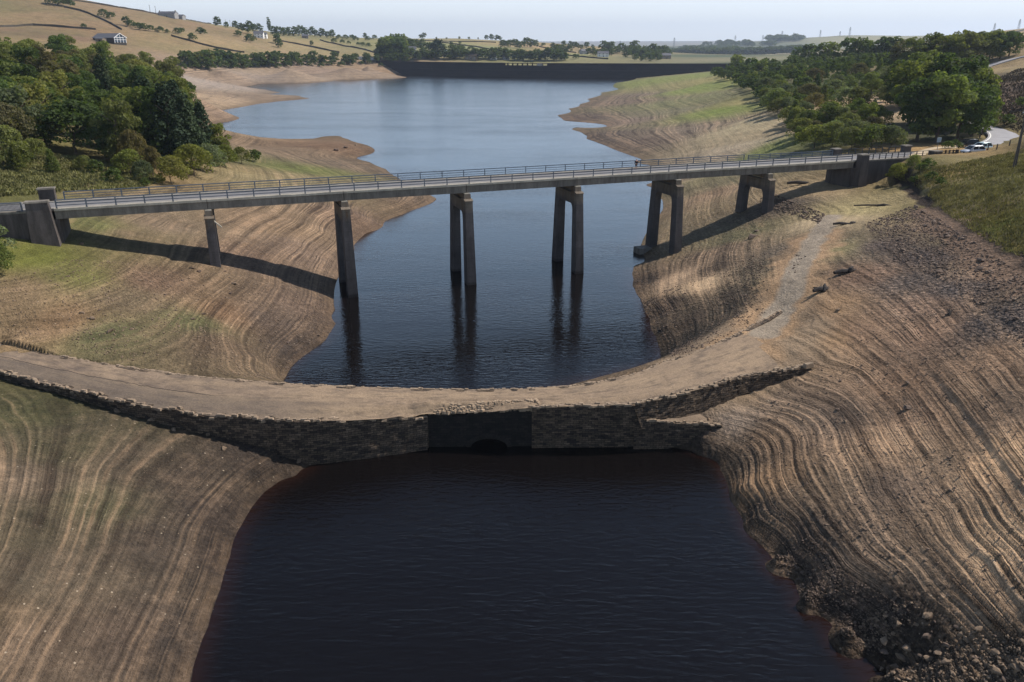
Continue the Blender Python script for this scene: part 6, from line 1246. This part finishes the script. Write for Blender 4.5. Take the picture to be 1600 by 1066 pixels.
# ------------------------------------------------------------------ PERSON on the bridge
def skin_chain(verts, edges, radii, name, mat, parent, sub=2):
    me = bpy.data.meshes.new(name); me.from_pydata(verts, edges, []); me.materials.append(mat); o = bpy.data.objects.new(name, me); COL.objects.link(o); o.parent = parent
    o.modifiers.new('skin', 'SKIN'); 
    for i, r_ in enumerate(radii): v = me.skin_vertices[0].data[i]; v.radius = (r_, r_) if not isinstance(r_, tuple) else r_
    me.skin_vertices[0].data[0].use_root = True; s_ = o.modifiers.new('sub', 'SUBSURF'); s_.levels = s_.render_levels = sub; return o
def person():
    p = vp(.0, 0, DZ - .02); 
    # stand on the near side of the road at photo px 994
    best = min(np.linspace(0, 3, 400), key=lambda s: abs(project(*vp(s, 4.7, DZ - .125))[0] - 994)); p = vp(best, 4.7, DZ - .125)
    e = empty('person', p, R(200), 'person in dark jacket and shorts standing on the viaduct by the railing', 'person')
    sk = simple('skin', lin(200, 150, 125), .6, .05, 3)
    v = [(0, 0, .98), (0, 0, 1.18), (0, 0, 1.42), (0, .01, 1.52), (0, .0, 1.60), (0, -.01, 1.72), (-.20, 0, 1.42), (-.26, 0, 1.14), (-.24, -.08, .90), (-.235, -.10, .80), (.20, 0, 1.42), (.26, .0, 1.14), (.24, -.08, .90), (.235, -.10, .80), (-.10, 0, .90), (-.11, -.02, .50), (-.11, .02, .09), (-.12, -.13, .04), (.10, 0, .90), (.12, .02, .50), (.13, .06, .09), (.14, -.09, .04)]
    ed = [(0, 1), (1, 2), (2, 3), (3, 4), (4, 5), (2, 6), (6, 7), (7, 8), (8, 9), (2, 10), (10, 11), (11, 12), (12, 13), (0, 14), (14, 15), (15, 16), (16, 17), (0, 18), (18, 19), (19, 20), (20, 21)]
    rd = [.13, .12, .14, .05, .085, .075, .06, .045, .035, .03, .06, .045, .035, .03, .085, .055, .038, .035, .085, .055, .038, .035]
    skin_chain(v, ed, rd, 'body', sk, e)
    skin_chain([(0, 0, .95), (0, 0, 1.18), (0, 0, 1.44), (-.21, 0, 1.43), (-.27, 0, 1.14), (-.25, -.07, .94), (.21, 0, 1.43), (.27, 0, 1.14), (.25, -.07, .94)], [(0, 1), (1, 2), (2, 3), (3, 4), (4, 5), (2, 6), (6, 7), (7, 8)], [.17, .16, .165, .085, .068, .055, .085, .068, .055], 'jacket', simple('dark_jacket_cloth', lin(34, 36, 44), .9, .15, 5), e)
    skin_chain([(0, 0, .98), (-.1, 0, .88), (-.115, -.01, .56), (.1, 0, .88), (.12, .01, .56)], [(0, 1), (1, 2), (0, 3), (3, 4)], [.155, .11, .085, .11, .085], 'shorts', simple('dark_shorts_cloth', lin(48, 46, 50), .9, .15, 5), e)
    skin_chain([(0, .02, 1.66), (0, .015, 1.76)], [(0, 1)], [.098, .085], 'hair', simple('dark_hair', lin(40, 32, 28), .9, .1, 8), e)
    for s in (-1, 1): m = MB(); m.box((s * .125, -.05 + (.03 if s > 0 else 0), .045), (.1, .27, .09), 0, .85); m.build('shoe', simple('pale_shoe', lin(190, 186, 182), .8, .05, 4), e, bevel=.02)
person()

# ------------------------------------------------------------------ STONES
M_STONE = simple('shore_stone', lin(120, 102, 84), .9, .35, .9, bump=.03, space='obj'); M_DARKST = simple('dark_wet_stone', lin(104, 88, 76), .85, .5, .8, bump=.03, space='obj')
def rock_mesh(seed, mat, n=16):
    rg = np.random.default_rng(seed); bm = bmesh.new(); P = rg.normal(size=(n, 3)); P /= np.linalg.norm(P, axis=1)[:, None]; P *= (rg.uniform(.75, 1, n))[:, None]; P *= (1.0, .72, .5)
    for p in P: bm.verts.new(p)
    r_ = bmesh.ops.convex_hull(bm, input=bm.verts); 
    for v in [v for v in bm.verts if not v.link_faces]: bm.verts.remove(v)
    me = bpy.data.meshes.new('boulder'); bm.to_mesh(me); bm.free(); me.materials.append(mat); return me
RM = {('p', k): rock_mesh(100 + k, M_STONE) for k in range(6)}; RM.update({('d', k): rock_mesh(200 + k, M_DARKST) for k in range(6)})
def rock(px, py, s, kind, lab, group, name='stone', dmin=30, p=None):
    p = ground(px, py, dmin) if p is None else p; o = bpy.data.objects.new(name, RM[(kind, random.randrange(6))]); COL.objects.link(o); o.location = (p[0], p[1], p[2] + s * .08)
    o.scale = (s * .5 * random.uniform(.85, 1.25), s * .5 * random.uniform(.8, 1.2), s * .5 * random.uniform(.7, 1.2)); o.rotation_euler = (random.uniform(-.3, .3), random.uniform(-.3, .3), random.uniform(0, 6.28)); tag(o, lab, 'stone', group)
for px, py, s, k, lab in [(172,519,1.3,'p','flat grey boulder above the left end of the old road'),(237,657,.9,'p','upright block fallen below the left retaining wall'),(222,650,.8,'p','wide stone left of the upright fallen block'),(272,673,.8,'p','pale slab below the middle of the left wall'),(314,676,.8,'p','stone close under the left wall near the abutment'),(325,680,.6,'p','small stone right under the wall shadow'),(184,643,.9,'p','flat stone in the mouth of the wall shadow'),(186,619,.6,'p','single stone standing on the coping of the left wall'),(468,720,.9,'p','pale stone at the water corner of the left abutment'),(350,703,.7,'p','pale stone on the mud left of the abutment'),(207,515,.7,'p','paler stone right of the flat grey boulder'),(282,758,.35,'p','small round pebble on the mud'),
 (1008,698,.8,'p','stone in the water at the foot of the right abutment'),(1045,696,.9,'p','stone at the shore end of the lower wing wall'),(1107,658,.7,'p','pale block on top of the lower wing wall end'),(1122,665,.6,'p','last block beyond the lower wing wall'),(1310,486,.8,'p','pale flat stone on the terraces above the wall end'),(1418,639,1.0,'d','black stone in the middle of the right terraces'),(1309,641,.6,'d','small black stone below the wall end'),(1313,597,.5,'d','tiny dark stone on the upper strandline'),(1320,661,.6,'p','flat stone below the small black stone'),(1418,600,.6,'d','dark stone on the terraces right of the wall end'),(1175,372,2.2,'d','large dark boulder on the bank below the sixth pier'),(1182,362,1.2,'d','dark stone beside the large dark boulder'),(128,382,1.0,'p','stone at the foot of the left pillar'),(300,420,.8,'p','stone left of the first pier base'),(311,425,.9,'d','dark slab by the first pier base'),(352,425,.6,'d','dark stone right of the first pier base'),(540,232,2.0,'d','dark stone on the spit beyond the bridge'),(525,236,2.4,'d','long dark slab on the spit beyond the bridge'),(556,228,2.0,'p','pale stone near the tip of the spit'),(1382,1003,1.0,'p','large pale block nearest the water in the lower right rubble'),(1415,1014,1.0,'p','pale block in the middle of the lower right rubble'),(1409,1031,.8,'p','pale block below the middle one in the lower right rubble'),(1449,1030,.75,'p','grey block in the lower right rubble'),(1531,986,.8,'p','pale block at the top of the lower right rubble'),(1480,1038,.7,'p','squat block near the bottom edge of the rubble')]:
    rock(px, py, s, k, lab, None, name='boulder' if s > .85 else 'stone')
def scatter_rocks(poly, n, smin, smax, kinds, lab, group, azr, dr, seed, stuff=None, power=2.2):
    rg = np.random.default_rng(seed); out = []
    while len(out) < n:
        a = np.radians(rg.uniform(*azr, 4000)); D = np.sqrt(rg.uniform(dr[0] ** 2, dr[1] ** 2, 4000)); x = D * np.sin(a); y = D * np.cos(a); z = hfull(x, y); px, py = project(x, y, z)
        for k in range(len(x)):
            if stuff and vnoise(x[k:k+1], y[k:k+1], 3.0 * max(1, D[k] / 90), seed)[0] + rg.uniform(-.5, .9) < .1: continue
            if len(out) < n and z[k] > -.15 and in_poly(px[k], py[k], poly): out.append((x[k], y[k], z[k]))
    if not stuff:
        for q in out: rock(0, 0, smin + (smax - smin) * rg.random() ** power, kinds[int(rg.integers(len(kinds)))], lab, group, p=np.array(q), name='stone')
        return
    P = np.array(out); s = (smin + (smax - smin) * rg.random(len(P)) ** power); base = []
    Vs = []; Fs = []; nb = 0
    for k in range(6):
        me_ = RM[(kinds[0], k)]; v = np.array([list(q.co) for q in me_.vertices]); f = np.array([list(q.vertices) for q in me_.polygons if len(q.vertices) == 3]); idx_ = np.arange(len(P)) % 6 == k
        p_ = P[idx_]; s_ = s[idx_]; a = rg.uniform(0, 6.28, len(p_)); c_, sn = np.cos(a), np.sin(a); asp = rg.uniform(.6, 1.4, (len(p_), 3))
        vv = v[None] * asp[:, None] * (s_ * .5)[:, None, None]; X_ = vv[..., 0] * c_[:, None] - vv[..., 1] * sn[:, None]; Y_ = vv[..., 0] * sn[:, None] + vv[..., 1] * c_[:, None]
        W_ = np.stack([X_ + p_[:, None, 0], Y_ + p_[:, None, 1], vv[..., 2] + p_[:, None, 2] + (s_ * .1)[:, None]], -1).reshape(-1, 3)
        F_ = (f[None] + (np.arange(len(p_)) * len(v))[:, None, None]).reshape(-1, 3) + nb; Vs.append(W_); Fs.append(F_); nb += len(W_)
    tag(np_mesh(stuff, np.vstack(Vs), np.vstack(Fs), M_STONE if kinds[0] == 'p' else M_DARKST), lab, 'stones', kind='stuff')
RUB = [(1335,985),(1370,950),(1420,940),(1500,975),(1600,1000),(1620,1066),(1400,1075),(1370,1045)]
scatter_rocks(RUB, 80, .2, .85, 'pppd', 'angular stone in the rubble slope at the lower right corner', 'stones of the lower right rubble', (12, 46), (34, 60), 1)
scatter_rocks(RUB + [], 2600, .04, .34, 'p', 'small broken stones of the lower right rubble slope', None, (12, 46), (34, 60), 2, 'rubble', 6)
scatter_rocks([(1150,800),(1200,860),(1260,940),(1300,970),(1370,1040),(1420,1060),(1430,960),(1330,900),(1260,830),(1200,780)], 3500, .04, .2, 'd', 'dark gravel along the right edge of the lower pool', None, (8, 34), (34, 75), 3, 'shore_gravel')
scatter_rocks([(1350,350),(1430,320),(1480,350),(1600,430),(1640,560),(1600,545),(1480,440),(1400,410)], 8000, .1, .5, 'd', 'dark loose stones on the slope under the grass', None, (20, 38), (70, 135), 4, 'loose_stones', 5)
scatter_rocks([(1350,350),(1430,320),(1480,350),(1600,430),(1640,560),(1600,545),(1480,440),(1400,410)], 26, .7, 1.3, 'd', 'dark block among the loose stones under the grass slope', 'blocks on the stony slope', (20, 38), (70, 135), 5)
scatter_rocks([(0,440),(120,400),(300,410),(420,440),(520,500),(500,570),(440,595),(300,580),(100,545),(0,520)], 4200, .08, .34, 'p', 'small pale stones scattered over the left bank', None, (-36, -12), (66, 108), 6, 'scattered_stones', 2.6)
scatter_rocks([(40,440),(120,400),(300,410),(420,440),(520,500),(470,560),(300,575),(100,535)], 26, .45, .9, 'ppd', 'middling stone on the left bank between the old road and the viaduct', 'stones on the left bank', (-36, -12), (66, 108), 7)
scatter_rocks([(0,620),(180,650),(420,700),(460,740),(390,800),(300,1066),(0,1066)], 800, .04, .15, 'p', 'pebbles scattered on the left mud slope', None, (-46, -12), (35, 70), 8, 'pebbles', 3)
scatter_rocks([(1260,560),(1450,480),(1600,600),(1600,950),(1400,900),(1200,760),(1150,690)], 2600, .05, .3, 'd', 'dark stones strewn along the right strandlines', None, (12, 44), (40, 95), 9, 'strewn_stones', 3.5)
scatter_rocks([(1000,470),(1100,430),(1230,380),(1260,400),(1180,520),(1050,560)], 2600, .08, .4, 'd', 'dark stones on the bank between the old road and the viaduct', None, (6, 28), (64, 130), 10, 'bank_stones', 3)
scatter_rocks([(1200,300),(1290,335),(1280,350),(1220,330),(1180,320)], 900, .15, .6, 'd', 'dark riprap stones below the sixth pier', None, (12, 30), (100, 160), 11, 'riprap', 2)
scatter_rocks([(470,545),(520,520),(500,480),(440,460),(400,520),(430,590),(450,585)], 1500, .06, .3, 'd', 'dark muddy stones near the second pier', None, (-24, -8), (60, 108), 12, 'muddy_stones', 3)

# ------------------------------------------------------------------ DRIFTWOOD
M_DRIFT = simple('wet_dark_driftwood', lin(52, 47, 44), .85, .3, 2)
def drift(px, py, pieces, lab):
    p = ground(px, py, 50); m = MB()
    for (dx, dy, dz, L_, r_, a, e_) in pieces:
        c = (p[0] + dx, p[1] + dy, p[2] + dz + r_ * .5); h = L_ / 2; d = (math.cos(a) * math.cos(e_), math.sin(a) * math.cos(e_), math.sin(e_))
        m.tube([(c[0] - d[0] * h, c[1] - d[1] * h, c[2] - d[2] * h), (c[0] - d[0] * h * .3, c[1] - d[1] * h * .3, c[2] - d[2] * h * .3 + r_ * .4), (c[0] + d[0] * h * .4, c[1] + d[1] * h * .4, c[2] + d[2] * h * .4), (c[0] + d[0] * h, c[1] + d[1] * h, c[2] + d[2] * h)], [r_ * .8, r_ * 1.1, r_, r_ * .3], 7)
    tag(m.build('driftwood', M_DRIFT), lab, 'driftwood', 'driftwood on the right bank')
drift(1284, 456, [(0, 0, .1, 2.4, .26, .3, .05), (.3, .1, .3, 1.3, .22, 1.2, .5), (-.4, .1, .1, 1.2, .2, 2.5, .2), (.5, -.2, .1, 1.5, .17, -.3, .1)], 'dark gnarled driftwood stump beside the old road')
drift(1320, 428, [(0, 0, .1, 3.0, .25, .25, .05), (.7, .1, .35, 1.0, .24, .8, .6), (-.5, .1, .1, 1.4, .16, .6, .1)], 'dark driftwood log just above the gnarled stump')
drift(1315, 352, [(0, 0, .1, 2.6, .2, .1, 0), (1.6, .1, .1, 1.3, .25, .4, .2)], 'driftwood lying where the path meets the flat')
drift(1365, 323, [(0, 0, .1, 6.5, .13, .02, 0), (1.8, -.4, .0, 2.6, .25, -.3, 0)], 'long thin trunk on the flat below the wing wall')
drift(1483, 492, [(0, 0, .2, 1.0, .06, 1.2, .6), (0, 0, .2, 1.1, .05, .4, .5), (0, 0, .2, .9, .05, 2.2, .7), (.1, 0, 0, 1.1, .09, .2, 0)], 'spiky root sticking out of the right terraces')
drift(1250, 288, [(0, 0, .1, 5.0, .3, .05, 0)], 'log lying under the last span of the viaduct')

# ------------------------------------------------------------------ HAZE
hm = bpy.data.materials.new('thin_air'); hm.use_nodes = True; hn = hm.node_tree; hn.nodes.clear(); ho = hn.nodes.new('ShaderNodeOutputMaterial'); hv = hn.nodes.new('ShaderNodeVolumePrincipled')
hv.inputs['Color'].default_value = (.72, .82, 1, 1); hv.inputs['Density'].default_value = .00008; hv.inputs['Anisotropy'].default_value = .3; hn.links.new(hv.outputs[0], ho.inputs['Volume'])
hb = MB(); hb.box((0, 7000, 195), (28000, 18800, 450)); tag(hb.build('haze', hm), 'thin pale summer haze over the valley', 'haze', kind='stuff')
